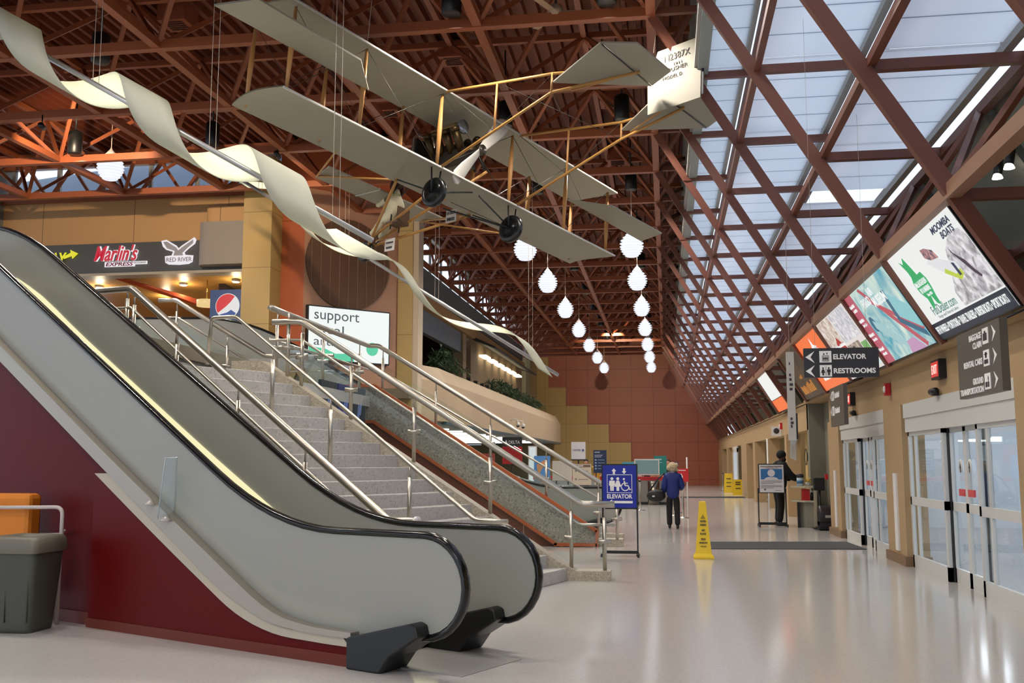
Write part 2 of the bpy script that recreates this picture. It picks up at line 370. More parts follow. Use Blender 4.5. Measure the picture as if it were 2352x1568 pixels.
struct(guard.build('trim_3', mat('white_strip', '#e6e6e6', .3)), 'white vertical guard strips on the entrance pillars', 'trim')
ylw = mat('niche_wall', '#b49a62', .6)
far = MB()
far.lohi((3.6, 26.4, 2.42), (3.9, 72, 3.1))
for y0, y1 in ((30.8, 31.3), (36.2, 36.8), (41.6, 42.6), (46, 49.2), (54.5, 56), (59.6, 61), (66, 72)): far.lohi((3.55, y0, 0), (3.95, y1, 2.42))
struct(far.build('wall_right_far', tan), 'tan wall of openings beyond the entrance doors', 'wall')
struct(MB().lohi((5.6, 26.6, -.02), (5.8, 72, 3.1)).lohi((3.9, 26.6, 2.75), (5.8, 72, 2.85)).build('wall_niche', ylw), 'yellow tan back wall inside the openings on the right', 'wall')
gm = mat('grey_green_wall', '#7a7768', .7, noise=.1, nscale=1.5)
struct(MB().lohi((3.6, 26.3, 0), (5.9, 26.65, 3.1)).lohi((3.98, 23.7, 0), (4.1, 26.3, 3.1)).build('wall_return', gm), 'grey green concrete wall facing the camera beside the kiosk', 'wall')
struct(MB().lohi((3.95, 26, -.3), (6, 72, 0)).build('floor_niche', floor_m), 'terrazzo floor inside the right hand openings', 'floor')
ng = mat('niche_lamp', '#ffffff', .5, emit=6, ecol='#fff1d8')
for y in (29, 34, 39, 44):
    t = thing('ceiling_light', 'small white strip light inside the right hand opening, number %d from the entrance' % (1 + (y - 29) // 5), 'ceiling light', (4.6, y, 2.7), 'niche strip lights')
    MB().lohi((4.2, y - .1, 2.7), (5.2, y + .1, 2.74)).build('diffuser', ng, t); MB().lohi((4.15, y - .13, 2.73), (5.25, y + .13, 2.76)).build('frame', white, t)

# vestibule behind the doors
vest = mat('vestibule_wall', '#9da2a4', .6)
struct(MB().lohi((3.95, -8, -.3), (9.5, 26.2, 0)).build('floor_vestibule', speckle('vestibule_floor', '#a4a4a3', '#85837f', '#b8b8b8', 50, .2)), 'grey vestibule floor beyond the entrance doors', 'floor')
struct(MB().lohi((4.0, -8, 2.85), (9.5, 26.3, 2.95)).build('ceiling_vestibule', mat('vest_ceiling', '#9a9ea0', .7)), 'low grey ceiling of the entrance vestibule', 'ceiling')
struct(MB().lohi((9.4, -8, 0), (9.5, 26.3, .15)).lohi((9.4, -8, 2.65), (9.5, 26.3, 2.9)).build('wall_vestibule', vest), 'grey outer wall of the vestibule', 'wall')
ow = MB()
for y in range(-8, 27, 2): ow.lohi((9.4, y - .04, .15), (9.48, y + .04, 2.65))
struct(ow.build('window_90', alu), 'outer windows of the vestibule with white mullions', 'window')
struct(MB().lohi((4.1, 26.1, 0), (9.4, 26.2, 2.85)).build('wall_vestibule_end', mat('vest_end', '#c9cdd0', .6)), 'pale end wall of the vestibule', 'wall')
struct(MB().lohi((9.5, -40, -.4), (60, 80, -.05)).build('ground_outside', mat('snow', '#cfd6de', .9)), 'pale snowy ground outside the vestibule', 'ground')
vl = lum('vestibule_tube', '#f4f8ff', 30.0)
for i, x in enumerate((5.4, 7.0, 8.5)):
    for j, y in enumerate((4, 9, 14, 19, 24)):
        o = MB().lohi((x - .05, y - 1.2, 2.80), (x + .05, y + 1.2, 2.84)).build('tube_light', vl)
        tag(o, 'long white fluorescent strip on the vestibule ceiling, row %s, %s' % (('near', 'middle', 'outer')[i], ('first', 'second', 'third', 'fourth', 'fifth')[j]), 'strip light', 'vestibule strip lights')

# sliding doors
pane = glass('door_glass', (.93, .96, .98, 1))
red = mat('sign_red', '#b3141c', .5); pink = mat('sticker_red', '#c8474a', .5)
def sliding_door(no, ya, yb, lab):
    """door set from ya (far) down to yb (near)"""
    t = thing('door_%d' % no, lab, 'sliding door', (3.8, (ya + yb) / 2, 0), kind='structure')
    L = ya - yb; ys = [ya, ya - L * .39, ya - L * .53, ya - L * .68, yb]
    MB().lohi((3.68, yb, 2.28), (3.92, ya, 2.5)).build('header', alu, t)
    MB().lohi((3.7, yb, 2.06), (3.9, ya, 2.28)).build('transom', alu, t)
    for i, (x, rails) in enumerate(((3.76, 1), (3.84, 0), (3.84, 0), (3.76, 1))):
        a, b = ys[i], ys[i + 1]; m = MB(); w = .08 if rails else .06
        for q in (a - w / 2, b + w / 2): m.lohi((x - .025, q - w / 2, 0), (x + .025, q + w / 2, 2.06))
        m.lohi((x - .025, b, 0), (x + .025, a, .19)).lohi((x - .025, b, .95), (x + .025, a, 1.07)).lohi((x - .025, b, 2.0), (x + .025, a, 2.08))
        if rails and a - b > 1.2: m.lohi((x - .02, a - .45, 0), (x + .02, a - .38, 2.06))
        f = m.build('door_leaf' if not rails else 'side_panel', alu, t)
        MB().lohi((x - .006, b + .05, .15), (x + .006, a - .05, 2.0)).build('pane', pane, f)
        if not rails:
            q = (a if i == 2 else b) + (-.2 if i == 2 else .2)
            MB().lohi((x - .035, q - .12, 1.16), (x - .008, q + .12, 1.25)).build('sticker', pink, f)
            g = MB(); g.lathe([(.0, -.004), (.09, -.004), (.09, .004), (0, .004)], (x - .03, q, 1.55), 16, M=Matrix.Rotation(pi / 2, 3, 'Y')); g.v = g.v
            g.build('arrow_disc', white, f); MB().prism([(x - .036, q - .03, 1.52), (x - .036, q + .03, 1.52), (x - .036, q, 1.61)], (-.003, 0, 0)).lohi((x - .039, q - .01, 1.47), (x - .036, q + .01, 1.53)).build('arrow', black, f)
    for q in (ys[1], ys[3]): MB().lohi((3.79, q - .03, 0), (3.83, q + .03, 2.06)).build('seal', rubber, t)
    return t
sliding_door(1, 16.4, 11.3, 'white framed glass sliding door set nearest the camera')
sliding_door(2, 22.25, 17.8, 'white framed glass sliding door set between the two tan pillars')
for y, l in ((14.3, 'nearer'), (20.3, 'farther')):
    t = thing('door_sensor', 'black motion sensor above the %s entrance door' % l, 'sensor', (3.66, y, 2.55), 'door sensors')
    MB().tube([(3.62, y - .12, 2.56), (3.62, y + .12, 2.56)], .045, 10).build('housing', black, t); MB().lohi((3.6, y - .05, 2.5), (3.68, y + .05, 2.55)).build('bracket', black, t)
for y, l in ((14.1, 'above the nearer entrance door'), (20.6, 'above the farther entrance door')):
    t = thing('exit_sign', 'red glowing exit sign %s' % l, 'exit sign', (3.66, y, 2.84), 'exit signs over the entrance')
    MB().lohi((3.6, y - .2, 2.71), (3.7, y + .2, 2.97)).build('housing', black, t)
    MB().lohi((3.595, y - .17, 2.74), (3.601, y + .17, 2.94)).build('face', lum('exit_face', '#d8332e', .9), t)
    MB().text('EXIT', ((3.594, y + .13, 2.78), (0, -1, 0), (0, 0, 1)), w=.26, h=.12).build('lettering', lum('exit_text', '#ffb3a8', 1.6), t)
for x, y, z, l in ((3.66, 17.3, 2.8, 'on the wall band between the doors'), (3.58, 32.2, 2.72, 'over the right hand openings')):
    t = thing('fire_alarm', 'red fire alarm strobe %s' % l, 'fire alarm', (x, y, z), 'fire alarm strobes')
    MB().lohi((x - .05, y - .07, z - .1), (x + .03, y + .07, z + .1)).build('housing', red, t); MB().ball((x - .05, y, z), (.03, .04, .06)).build('lens', white, t)
tag(MB().lohi((3.6, 23.9, 1.2), (3.66, 24.0, 1.33)).build('fire_pull', red), 'small red fire pull station on the far entrance pillar', 'fire alarm')

# ---- far end wall
fw = paneltile('far_brown_panels', '#8a4b35', '#4a261b', (1.52, 1.28), .5, .02, off=(.85, -.4))
ft = paneltile('far_tan_panels', '#97804f', '#6f5c38', (1.52, 1.28), .55, .02, off=(.85, -.4))
struct(MB().lohi((-13, 70.2, 0), (4.2, 70.5, 11.3)).build('wall_far', fw), 'rust brown panelled end wall of the hall', 'wall')
st = MB(); prev = -13
for x1, z in ((-8.2, 9.0), (-6.95, 6.85), (-5.45, 5.52), (-3.95, 4.22), (-2.42, 2.95), (-.85, 1.67)):
    st.lohi((prev, 70.02, 0), (x1, 70.2, z)); prev = x1
st.lohi((prev, 70.02, 0), (.6, 70.2, 1.55 - .2))
struct(st.build('trim_4', ft), 'tan panels rising in steps across the end wall', 'wall panel')
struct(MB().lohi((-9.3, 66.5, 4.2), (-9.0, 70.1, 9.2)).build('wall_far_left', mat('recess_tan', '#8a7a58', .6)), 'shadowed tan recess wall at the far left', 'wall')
# ---- left side: mezzanine, tower, food court
ctan = mat('mezz_tan', '#ab967b', .6, noise=.04, nscale=1)
mz = MB()
path = [(-7.5, 29.7), (-7.0, 31.5), (-7.0, 66.5), (-7.15, 68.3), (-7.7, 69.9)]
def strip(m, path, z0, z1, off0, off1):
    vs = []
    for x, y in path: vs += [(x - off0, y, z0), (x - off1, y, z1)]
    m.add(vs, [(2 * i, 2 * i + 2, 2 * i + 3, 2 * i + 1) for i in range(len(path) - 1)])
strip(mz, path, 2.9, 4.15, 0, 0); strip(mz, path, 4.15, 4.64, 0, .3); strip(mz, path, 4.64, 4.66, .3, .8); strip(mz, path, 2.9, 2.9, 0, 1.2)
struct(mz.build('wall_mezzanine', ctan), 'tan mezzanine parapet with sloping cap along the left of the hall', 'wall')
struct(MB().lohi((-15, 29, 3.5), (-7.6, 70, 3.8)).build('floor_mezzanine', mat('mezz_floor', '#6b5a48', .7)), 'mezzanine floor slab', 'floor')
struct(MB().lohi((-26, 15.6, 3.55), (-9.0, 29, 3.8)).build('floor_upper', mat('upper_floor', '#8d8272', .6)), 'upper level floor at the top of the escalators', 'floor')
bl = lum('blue_cove', '#39586b', .35)
struct(MB().lohi((-7.12, 31.5, 2.8), (-7.0, 66, 2.9)).build('trim_5', mat('teal_edge', '#3c5a66', .3)), 'teal glass edge under the mezzanine parapet', 'trim')
struct(MB().lohi((-15, 29, 2.82), (-7.2, 69, 2.9)).build('ceiling_ticketing', mat('ticket_ceiling', '#7c7d78', .7)), 'slatted grey ceiling over the ticket counters', 'ceiling')
struct(MB().lohi((-15.2, 31, 0), (-15, 70, 3.5)).lohi((-15.2, 69.5, 0), (-8, 69.8, 2.8)).build('wall_ticketing', mat('ticket_wall', '#9a8d6c', .7)), 'tan back wall of the ticketing area', 'wall')
tl = lum('ticket_tube', '#fffaf0', 5)
for i in range(12):
    y = 33 + i * 2.5
    o = MB().lohi((-13.6, y - .06, 2.76), (-7.8, y + .06, 2.8)).build('tube_light', tl)
    tag(o, 'long white strip light over the ticket counters, row %d from the stairs' % (i + 1), 'strip light', 'ticketing strip lights')
# fascia, clerestory and upper back wall along the mezzanine
fas = mat('grey_fascia', '#5b6266', .55, noise=.06, nscale=.8)
struct(MB().lohi((-9.5, 29.5, 8.2), (-9.2, 64.3, 9.1)).build('wall_fascia', fas), 'slate grey fascia beam under the left clerestory', 'wall')
wg = MB()
for y in [30 + 2.05 * i for i in range(20)]: wg.lohi((-9.75, y - .03, 9.1), (-9.65, y + .03, ZD))
wg.lohi((-9.75, 29.5, 9.1), (-9.6, 70.2, 9.2)).lohi((-9.75, 29.5, ZD - .1), (-9.6, 70.2, ZD + .1))
struct(wg.build('window_91', mull), 'bright clerestory window band under the roof along the left', 'window')
lt = MB(); k = 0
y = 29.5
while y < 67:
    lt.bar((-9.1, y, ZB), (-9.1, y + A / 2, ZT), .07); lt.bar((-9.1, y + A / 2, ZT), (-9.1, y + A, ZB), .07); lt.bar((-9.1, y, ZB), (-9.1, y, ZT), .06); y += A
struct(lt.build('edge_truss_lattice', brown_steel), 'rust brown zigzag edge truss in front of the left clerestory', 'roof truss')
warm = mat('warm_soffit', '#b08a58', .6)
struct(MB().lohi((-12.5, 29.5, 7.66), (-9.3, 48, 7.75)).lohi((-9.6, 29.5, 7.7), (-9.3, 66, 8.2)).build('ceiling_mezzanine', warm), 'warm tan soffit over the mezzanine lounge', 'ceiling')
struct(MB().lohi((-9.75, 29.5, 6.75), (-9.5, 45.8, 7.66)).build('wall_lounge_header', mat('blue_grey_panel', '#77828b', .5)), 'blue grey header panel above the lounge opening', 'wall')
mb = MB().lohi((-9.9, 45.8, 3.8), (-9.4, 46.6, 7.7)).lohi((-9.9, 48.2, 3.8), (-9.5, 66, 7.7))
struct(mb.build('wall_mezzanine_back', mat('mezz_back', '#a08a6c', .65)), 'tan back wall of the mezzanine beyond the lounge', 'wall')
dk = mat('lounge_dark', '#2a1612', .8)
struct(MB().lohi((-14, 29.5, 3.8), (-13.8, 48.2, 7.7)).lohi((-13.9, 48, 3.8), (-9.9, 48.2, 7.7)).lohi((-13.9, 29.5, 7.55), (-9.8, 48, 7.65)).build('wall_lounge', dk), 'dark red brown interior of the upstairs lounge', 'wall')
for i, (x, y) in enumerate(((-10.6, 36.5), (-10.8, 40), (-10.6, 43.5))):
    o = MB().lathe([(.12, 0), (.12, .02)], (x, y, 7.5), 14).build('downlight', lum('lounge_spot', '#ffd9b8', 5)); tag(o, 'small round downlight in the dark lounge ceiling, %s from the tower' % ('first', 'second', 'third')[i], 'downlight', 'lounge downlights')
sc = MB()
for i in range(6): sc.lohi((-9.45, 50.2 + i * 2.3, 7.0), (-9.1, 51.7 + i * 2.3, 7.1))
struct(sc.build('trim_6', lum('cove_light', '#ffe9c0', 3)), 'row of narrow light slots over the mezzanine back wall', 'trim')
struct(MB().prism([(-9.5, 48.4, 7.7), (-8.3, 48.4, 7.2), (-8.3, 48.4, 7.3), (-9.5, 48.4, 7.85)], (0, 16, 0)).build('ceiling_cove', mat('dark_soffit', '#3d3f3e', .6)), 'dark sloping soffit with a light cove at the far left', 'ceiling')
o = thing('exit_sign', 'small red exit sign at the far end of the mezzanine', 'exit sign', (-9.3, 69.9, 6.9))
MB().lohi((-9.55, 69.85, 6.8), (-9.05, 69.95, 7.05)).build('face', lum('exit_face2', '#e23b2e', 1.3), o)
MB().text('EXIT', ((-9.47, 69.84, 6.85), X_, Z_), w=.34, h=.15).build('lettering', lum('exit_text', '#ffb3a8', 1.6), o)

# tower
gold = paneltile('tower_gold', '#a58a55', '#7a6337', (9, 1.62), .55, .02, 'XZ', off=(4, -.6))
orange = paneltile('tower_orange', '#a24f28', '#6e3016', (9, 3.1), .55, .02, 'XZ', off=(4, -2.4))
rose = mat('tower_rose', '#a07861', .6, noise=.06, nscale=.7)
TA, TB = V((-10.3, 27.2, 0)), V((-8.08, 29.42, 0)); TD = (TB - TA).normalized(); TN = V((TD.y, -TD.x, 0))
struct(MB().lohi((-11.85, 26.4, 0), (-11.0, 28.6, 10.35)).build('wall_tower_pier', gold), 'olive gold tower pier left of the orange recess', 'wall')
struct(MB().lohi((-11.0, 27.2, 0), (-10.3, 28.4, 10.9)).lohi((-11.0, 27.0, 9.6), (-7.6, 31.5, 10.95)).build('wall_tower_recess', orange), 'burnt orange tower recess', 'wall')
struct(MB().prism([TA, TB, TB - TN * .4, TA - TN * .4], (0, 0, 10.9)).build('wall_tower', rose), 'rose tan angled tower wall with the round grille', 'wall')
struct(MB().lohi((-8.08, 29.35, 0), (-7.62, 30.0, 9.6)).build('wall_tower_corner', gold), 'gold tower corner pier beside the mezzanine', 'wall')
struct(MB().lohi((-7.62, 29.4, 0), (-7.44, 30.0, 9.6)).build('trim_7', mat('pier_edge', '#b5a58e', .6)), 'pale edge strip of the tower corner pier', 'trim')
cc = TA + TD * 1.4 + V((0, 0, 7.45)) + TN * .03
gm_ = thing('round_grille', 'large round dark brown slatted grille on the tower wall', 'wall grille', cc)
RM = Matrix((TD, Z_, TN)).transposed()
MB().lathe([(0, -.02), (1.37, -.02), (1.37, .03), (0, .03)], cc, 64, M=RM, smooth=False).build('disc', mat('grille_brown', '#553a2a', .7, noise=.15, nscale=4), gm_)
sl = MB()
for i in range(-4, 5):
    u = i * .3; h = sqrt(max(0, 1.36 ** 2 - u * u)); sl.bar(cc + TD * u + Z_ * -h + TN * .04, cc + TD * u + Z_ * h + TN * .04, .014, .012)
sl.build('slat_lines', mat('grille_slat', '#7a5a40', .6), gm_)
# illuminated "support local art." sign
so = TA + TD * .08 + TN * .1
S = thing('light_box', 'bright backlit sign reading support local art on the tower wall', 'illuminated sign', so + V((0, 0, 4.4)))
P = lambda u, z, d=.0: so + TD * u + V((0, 0, z)) + TN * d
MB().prism([P(0, 4.5, -.1), P(2.7, 4.5, -.1), P(2.7, 6.12, -.1), P(0, 6.12, -.1)], TN * .14).build('housing', black, S)
MB().prism([P(.04, 4.54, .045), P(2.66, 4.54, .045), P(2.66, 6.08, .045), P(.04, 6.08, .045)], TN * .01).build('face', lum('sign_white', '#eef4f1', 1.0), S)
tg = lum('sign_grey_text', '#56606a', .6)
for tx, u, z, w, h in (('support', .2, 5.62, 1.45, .34), ('local', .2, 5.3, .95, .26), ('art.', .2, 4.96, .62, .2)):
    MB().text(tx, (P(u, z, .06), TD, Z_), w=w, h=h).build('lettering', tg, S)
g = MB(); g.prism([P(.05, 4.54, .058), P(1.5, 4.54, .058), P(1.5, 4.78, .058), P(.9, 4.74, .058), P(.6, 4.86, .058), P(.05, 4.92, .058)], TN * .004); g.prism([P(2.1 + .2 * cos(a), 4.95 + .2 * sin(a), .058) for a in [i * pi / 8 for i in range(16)]], TN * .004)
g.build('green_graphic', lum('sign_green', '#58d3a6', .9), S)

# food court wall at the left
fct = paneltile('food_tan', '#b48c5c', '#7a5a36', (3.08, 20), .6, .025, 'XZ', off=(.75, 1))
fc = MB().lohi((-26, 28, 8.3), (-11.8, 28.4, 9.75)).lohi((-26, 28.3, 3.8), (-22, 28.6, 8.3))
struct(fc.build('wall_food_court', fct), 'warm tan wall above the food court signs', 'wall')
struct(MB().lohi((-26, 27.6, 3.8), (-20.6, 28.4, 10.9)).build('wall_left_pier', mat('grey_pier', '#75797c', .6)), 'grey pier at the left edge of the food court', 'wall')
struct(MB().lohi((-22, 27.9, 7.35), (-11.8, 28.35, 8.3)).build('wall_sign_band', mat('sign_band', '#4b4c4d', .35, noise=.05)), 'dark grey sign band over the food court', 'wall')
struct(MB().lohi((-22, 27.85, 7.28), (-11.8, 28.4, 7.36)).build('trim_8', mat('band_edge', '#a39c90', .5)), 'pale lower edge of the food court sign band', 'trim')
cb = MB()
def rbox(m, x0, x1, z0, z1):
    p = [(x1, 28)] + [(x0 + .25 + .25 * cos(a), 27.55 + .0 - .25 * sin(a) + .25 - .25) for a in []] + [(x1, 27.45)] + [(x0 + .3 - .3 * sin(a), 27.75 - .3 * cos(a)) for a in [i * pi / 12 for i in range(7)]] + [(x0, 28)]
    m.prism([(x, y, z0) for x, y in p], (0, 0, z1 - z0))
rbox(cb, -13.8, -11.8, 7.45, 8.75); struct(cb.build('wall_bulkhead', mat('bulkhead_grey', '#8a837c', .5)), 'rounded grey bulkhead beside the tower', 'wall')
cb = MB(); rbox(cb, -13.6, -11.8, 8.75, 9.2); struct(cb.build('wall_bulkhead_top', fct), 'rounded tan top of the bulkhead', 'wall')
# clerestory above it
cl = MB()
for x in [-25 + 1.55 * i for i in range(9)]: cl.lohi((x - .06, 28.05, 9.75), (x + .06, 28.15, 10.95))
cl.lohi((-26, 28.0, 10.8), (-11.8, 28.2, 10.98))
struct(cl.build('window_92', mull), 'clerestory window over the food court with a blue roof beyond', 'window')
ed = MB(); x = -25.
while x < -12: ed.bar((x, 27.9, 9.75), (x + .75, 27.9, 10.8), .09); ed.bar((x + .75, 27.9, 10.8), (x + 1.5, 27.9, 9.75), .09); x += 1.5
ed.bar((-26, 27.9, 9.72), (-11.8, 27.9, 9.72), .12); ed.bar((-26, 27.9, 10.82), (-11.8, 27.9, 10.82), .14)
struct(ed.build('edge_truss_lattice', brown_steel), 'rust brown zigzag truss in front of the food court clerestory', 'roof truss')
dome = MB(); dome.grid(lambda u, v: V((-40 + 23 * u, 36 + 14 * v, 9.9 + 6.3 * (1 - (u * 1.0 - 1) ** 2 * .45) * sin(pi * (.12 + .55 * v)))), 24, 8)
tag(dome.build('roof_mound', mat('blue_snow_roof', '#2c4660', .5, noise=.35, nscale=.5)), 'dark blue curved roof seen through the food court clerestory', 'roof', kind='structure')
# interior of the food court
wood = paneltile('wood_slats', '#c79a52', '#8a6128', (.16, 400), .45, .03, 'YX')
fi = MB().prism([(-22, 28.4, 7.3), (-11.5, 28.4, 7.3), (-11.5, 36, 6.9), (-22, 36, 6.9)], (0, 0, .1))
struct(fi.build('ceiling_food_court', wood), 'golden wood slat ceiling of the food court', 'ceiling')
struct(MB().lohi((-22, 36, 3.8), (-11, 36.2, 7.2)).lohi((-26, 28.5, 3.6), (-11, 36, 3.8)).build('wall_food_back', mat('food_back', '#b98f5e', .6)), 'tan back wall inside the food court', 'wall')
struct(MB().prism([(-17.0, 28.45, 7.3), (-16.6, 28.45, 7.3), (-13.2, 30.5, 6.35), (-13.2, 30.5, 6.05)], (0, .15, 0)).build('trim_9', mat('orange_trim', '#a8431f', .5)), 'orange fascia slanting across the food court ceiling', 'trim')
fl_ = lum('food_spot', '#fff0cf', 10)
for i, (x, y) in enumerate(((-15.1, 29.3), (-13.2, 29.0), (-14.2, 31.5), (-12.4, 31.5), (-16.6, 31), (-18, 29.3))):
    t = thing('downlight', 'round white downlight in the golden food court ceiling, %s' % ('left of the drum lamp', 'right of the drum lamp', 'behind the drum lamp', 'above the soda menu', 'near the slanting fascia', 'far left')[i], 'downlight', (x, y, 7.2), 'food court downlights')
    MB().lathe([(.11, -.02), (.13, .0), (.13, .06)], (x, y, 7.2), 16).build('trim_ring', white, t)
    MB().lathe([(0, -.015), (.1, -.015)], (x, y, 7.19), 14).build('lens', fl_, t)
    l = bpy.data.lights.new('food_lamp', 'POINT'); l.energy = 26; l.color = (1, .8, .52); l.shadow_soft_size = .1; lo = bpy.data.objects.new('food_lamp', l); C.objects.link(lo); lo.location = (0, 0, -.22); lo.parent = t
t = thing('pendant_lamp', 'gold drum pendant lamp hanging in the food court', 'pendant lamp', (-14.1, 28.9, 6.4))
MB().lathe([(0, 6.42), (.3, 6.42), (.3, 6.62), (0, 6.62)], (-14.1, 28.9, 0), 24).build('drum_shade', lum('drum_gold', '#e8c98a', 1.0), t); MB().tube([(-14.1, 28.9, 6.62), (-14.1, 28.9, 7.25)], .02).build('stem', mat('brass', '#c8a25a', .3, 1), t)
# shop signs
yb = 27.84
def flat(m, pts, d=.02, y=yb): m.prism([(x, y, z) for x, z in pts], (0, -d, 0)); return m
def outline_text(parent, body, x, z, w, h, face, back, shear=0, bold=.0, y=yb, grow=.05):
    MB().text(body, ((x, y, z), X_, Z_), w=w, h=h, depth=.02, shear=shear, bold=bold + grow).build('halo', back, parent)
    MB().text(body, ((x, y - .025, z), X_, Z_), w=w * .985, h=h, depth=.03, shear=shear, bold=bold).build('lettering', face, parent)
t = thing('shop_sign', 'yellow and green shop sign ending in WAY on the dark band', 'shop sign', (-19.3, yb, 7.75), 'food court signs')
outline_text(t, 'SUBWAY', -19.8, 7.62, 1.6, .42, lum('sub_yellow', '#e8e02a', .9), mat('sub_green', '#0d5a2e', .4), .25, .01)
flat(MB(), [(-18.32, 7.92), (-18.1, 8.03), (-18.12, 8.12), (-17.86, 8.0), (-18.04, 7.84), (-18.06, 7.93), (-18.32, 7.84)], .03).build('arrow', lum('sub_yellow', '#e8e02a', .9), t)
t = thing('shop_sign', 'red script shop sign reading Marlins Express Restaurant', 'shop sign', (-16.4, yb, 7.8), 'food court signs')
outline_text(t, "Marlin's", -17.3, 7.72, 1.45, .5, lum('marlin_red', '#d2243c', .8), lum('sign_halo', '#f4eef2', .9), .35, .012)
MB().lohi((-16.95, yb - .02, 7.54), (-15.95, yb, 7.7)).lohi((-16.0, yb - .02, 7.6), (-15.55, yb, 7.7)).build('plate', lum('sign_halo', '#f4eef2', .9), t)
MB().text('EXPRESS', ((-16.9, yb - .03, 7.56), X_, Z_), w=.9, h=.12, depth=.01, shear=.2, bold=.02).build('lettering', mat('express_red', '#7a1c44', .5), t)
MB().text('RESTAURANT', ((-15.97, yb - .03, 7.62), X_, Z_), w=.4, h=.06, depth=.01).build('lettering', mat('rest_grey', '#8a8a92', .5), t)
t = thing('shop_sign', 'white and grey eagle shop sign reading Red River', 'shop sign', (-14.5, yb, 7.8), 'food court signs')
wh = lum('sign_halo', '#f4eef2', .9); gy = mat('eagle_grey', '#9a9aa6', .5)
flat(MB(), [(-15.12, 8.3), (-14.95, 8.33), (-14.62, 8.14), (-14.55, 8.05), (-14.45, 8.13), (-14.05, 8.38), (-13.98, 8.3), (-14.02, 8.18), (-14.2, 8.05), (-14.35, 7.92), (-14.3, 7.8), (-14.78, 7.8), (-14.72, 7.95), (-14.95, 8.02), (-15.06, 8.12)]).build('wings_outline', wh, t)
flat(MB(), [(-15.05, 8.26), (-14.93, 8.27), (-14.62, 8.08), (-14.55, 7.98), (-14.43, 8.08), (-14.08, 8.31), (-14.08, 8.2), (-14.25, 8.06), (-14.42, 7.9), (-14.38, 7.83), (-14.7, 7.83), (-14.66, 7.97), (-14.92, 8.06)], .012, yb - .02).build('wings', gy, t)
flat(MB(), [(-14.98, 7.82), (-14.5, 7.86), (-14.06, 7.82), (-14.08, 7.62), (-14.2, 7.56), (-14.5, 7.54), (-14.85, 7.56), (-14.96, 7.62)]).build('ribbon', wh, t)
MB().text('RED RIVER', ((-14.92, yb - .025, 7.64), X_, Z_), w=.82, h=.13, depth=.01).build('lettering', mat('eagle_text', '#6d6d7a', .5), t)
t = thing('menu_board', 'blue soda menu board with a red white and blue round logo', 'menu board', (-13.0, 27.95, 6.2))
MB().lohi((-13.5, 27.9, 5.75), (-12.5, 28.0, 6.75)).build('panel', lum('pepsi_blue', '#1f4f8a', .5), t)
cx, cz, r_ = -12.93, 6.25, .36; cy = 27.88
MB().lathe([(0, 0), (r_ + .02, 0), (r_ + .02, .01), (0, .01)], (cx, cy, cz), 32, M=Matrix.Rotation(pi / 2, 3, 'X'), smooth=False).build('logo_disc', lum('logo_white', '#f0f0f0', .8), t)
an = lambda a: (cx + r_ * cos(a), cz + r_ * sin(a))
flat(MB(), [an(a) for a in [.9 + i * (3.75 - .9) / 14 for i in range(15)]] + [(cx - .05, cz - .02), (cx + .1, cz + .12)], .008, cy - .012).build('logo_red', lum('logo_red', '#e01a2f', .8), t)
flat(MB(), [an(a) for a in [3.95 + i * (5.6 - 3.95) / 10 for i in range(11)]] + [(cx + .12, cz - .12), (cx, cz - .2)], .008, cy - .012).build('logo_blue', lum('logo_blue', '#164a96', .8), t)
# ================================================================ ESCALATORS AND STAIRS
bal_m = frosted('balustrade_frosted', '#cdcec7')
deck_c = mat('escalator_deck', '#a59e92', .35, .5)
redm = mat('dark_red_paint', '#5a0507', .45, noise=.05, spec=.15)
redb = mat('base_red_brown', '#6a2c20', .45, spec=.3)
combm = mat('comb_steel', '#9a9996', .35, .1)
tread = mat('tread_alu', '#77787a', .45, .4)
glow = lum('skirt_glow_strip', '#e6dfae', 1.2)
hr = mat('handrail_rubber', '#0b0c0e', .18)
SLP = .6
def prof(off=0.0, top=4.85, n=10):
    """handrail line in (s, z), from under the newel up to the top floor; off = offset inwards"""
    p = [(-.60 + .0, .27 + off)]
    p += [(-.68 - (.385 - off) * sin(a), .66 - (.385 - off) * cos(a)) for a in [i * pi / 14 for i in range(1, 15)]]
    z0 = 1.045 - off
    p += [(.2, z0)]
    sl = .97 + .0; q0, q1 = V((.25, z0, 0)), V((1.75, z0 + SLP * (1.75 - sl), 0))
    p += [(v.x, v.y) for v in bez(q0, V((sl, z0, 0)), q1, 8)]
    zt = top - off; se = sl + (zt - z0) / SLP
    p += [(v.x, v.y) for v in bez(V((se - 1.1, zt - SLP * 1.1, 0)), V((se, zt, 0)), V((se + 1.1, zt, 0)), 8)]
    p += [(se + 3.2, zt)]
    return p
def catmull(P, k=4):
    P = [V((p[0], p[1], 0)) for p in P]; o = []
    for i in range(len(P) - 1):
        p0, p1, p2, p3 = P[max(i - 1, 0)], P[i], P[i + 1], P[min(i + 2, len(P) - 1)]
        for j in range(k):
            t = j / k; o.append(((2 * p1 + (p2 - p0) * t + (2 * p0 - 5 * p1 + 4 * p2 - p3) * t * t + (3 * p1 - p0 - 3 * p2 + p3) * t ** 3) * .5))
    return [(v.x, v.y) for v in o + [P[-1]]]
GL = catmull([(-.03, .27), (.5, .29), (.97, .4), (1.7, .80), (2.25, 1.11), (3.32, 1.72), (5.36, 2.93), (6.7, 3.73), (7.9, 4.08), (10.5, 4.1)])
SLN = catmull([(-.03, .225), (.51, .235), (.96, .29), (1.53, .51), (2.09, .83), (3.21, 1.49), (5.34, 2.75), (6.7, 3.55), (7.9, 3.9), (10.5, 3.92)])
LL = catmull([(0, .155), (.41, .16), (.87, .185), (1.33, .31), (1.83, .57), (2.6, 1.0), (3.45, 1.49)])
def deckline(dz): return [(s, z + dz) for s, z in GL]
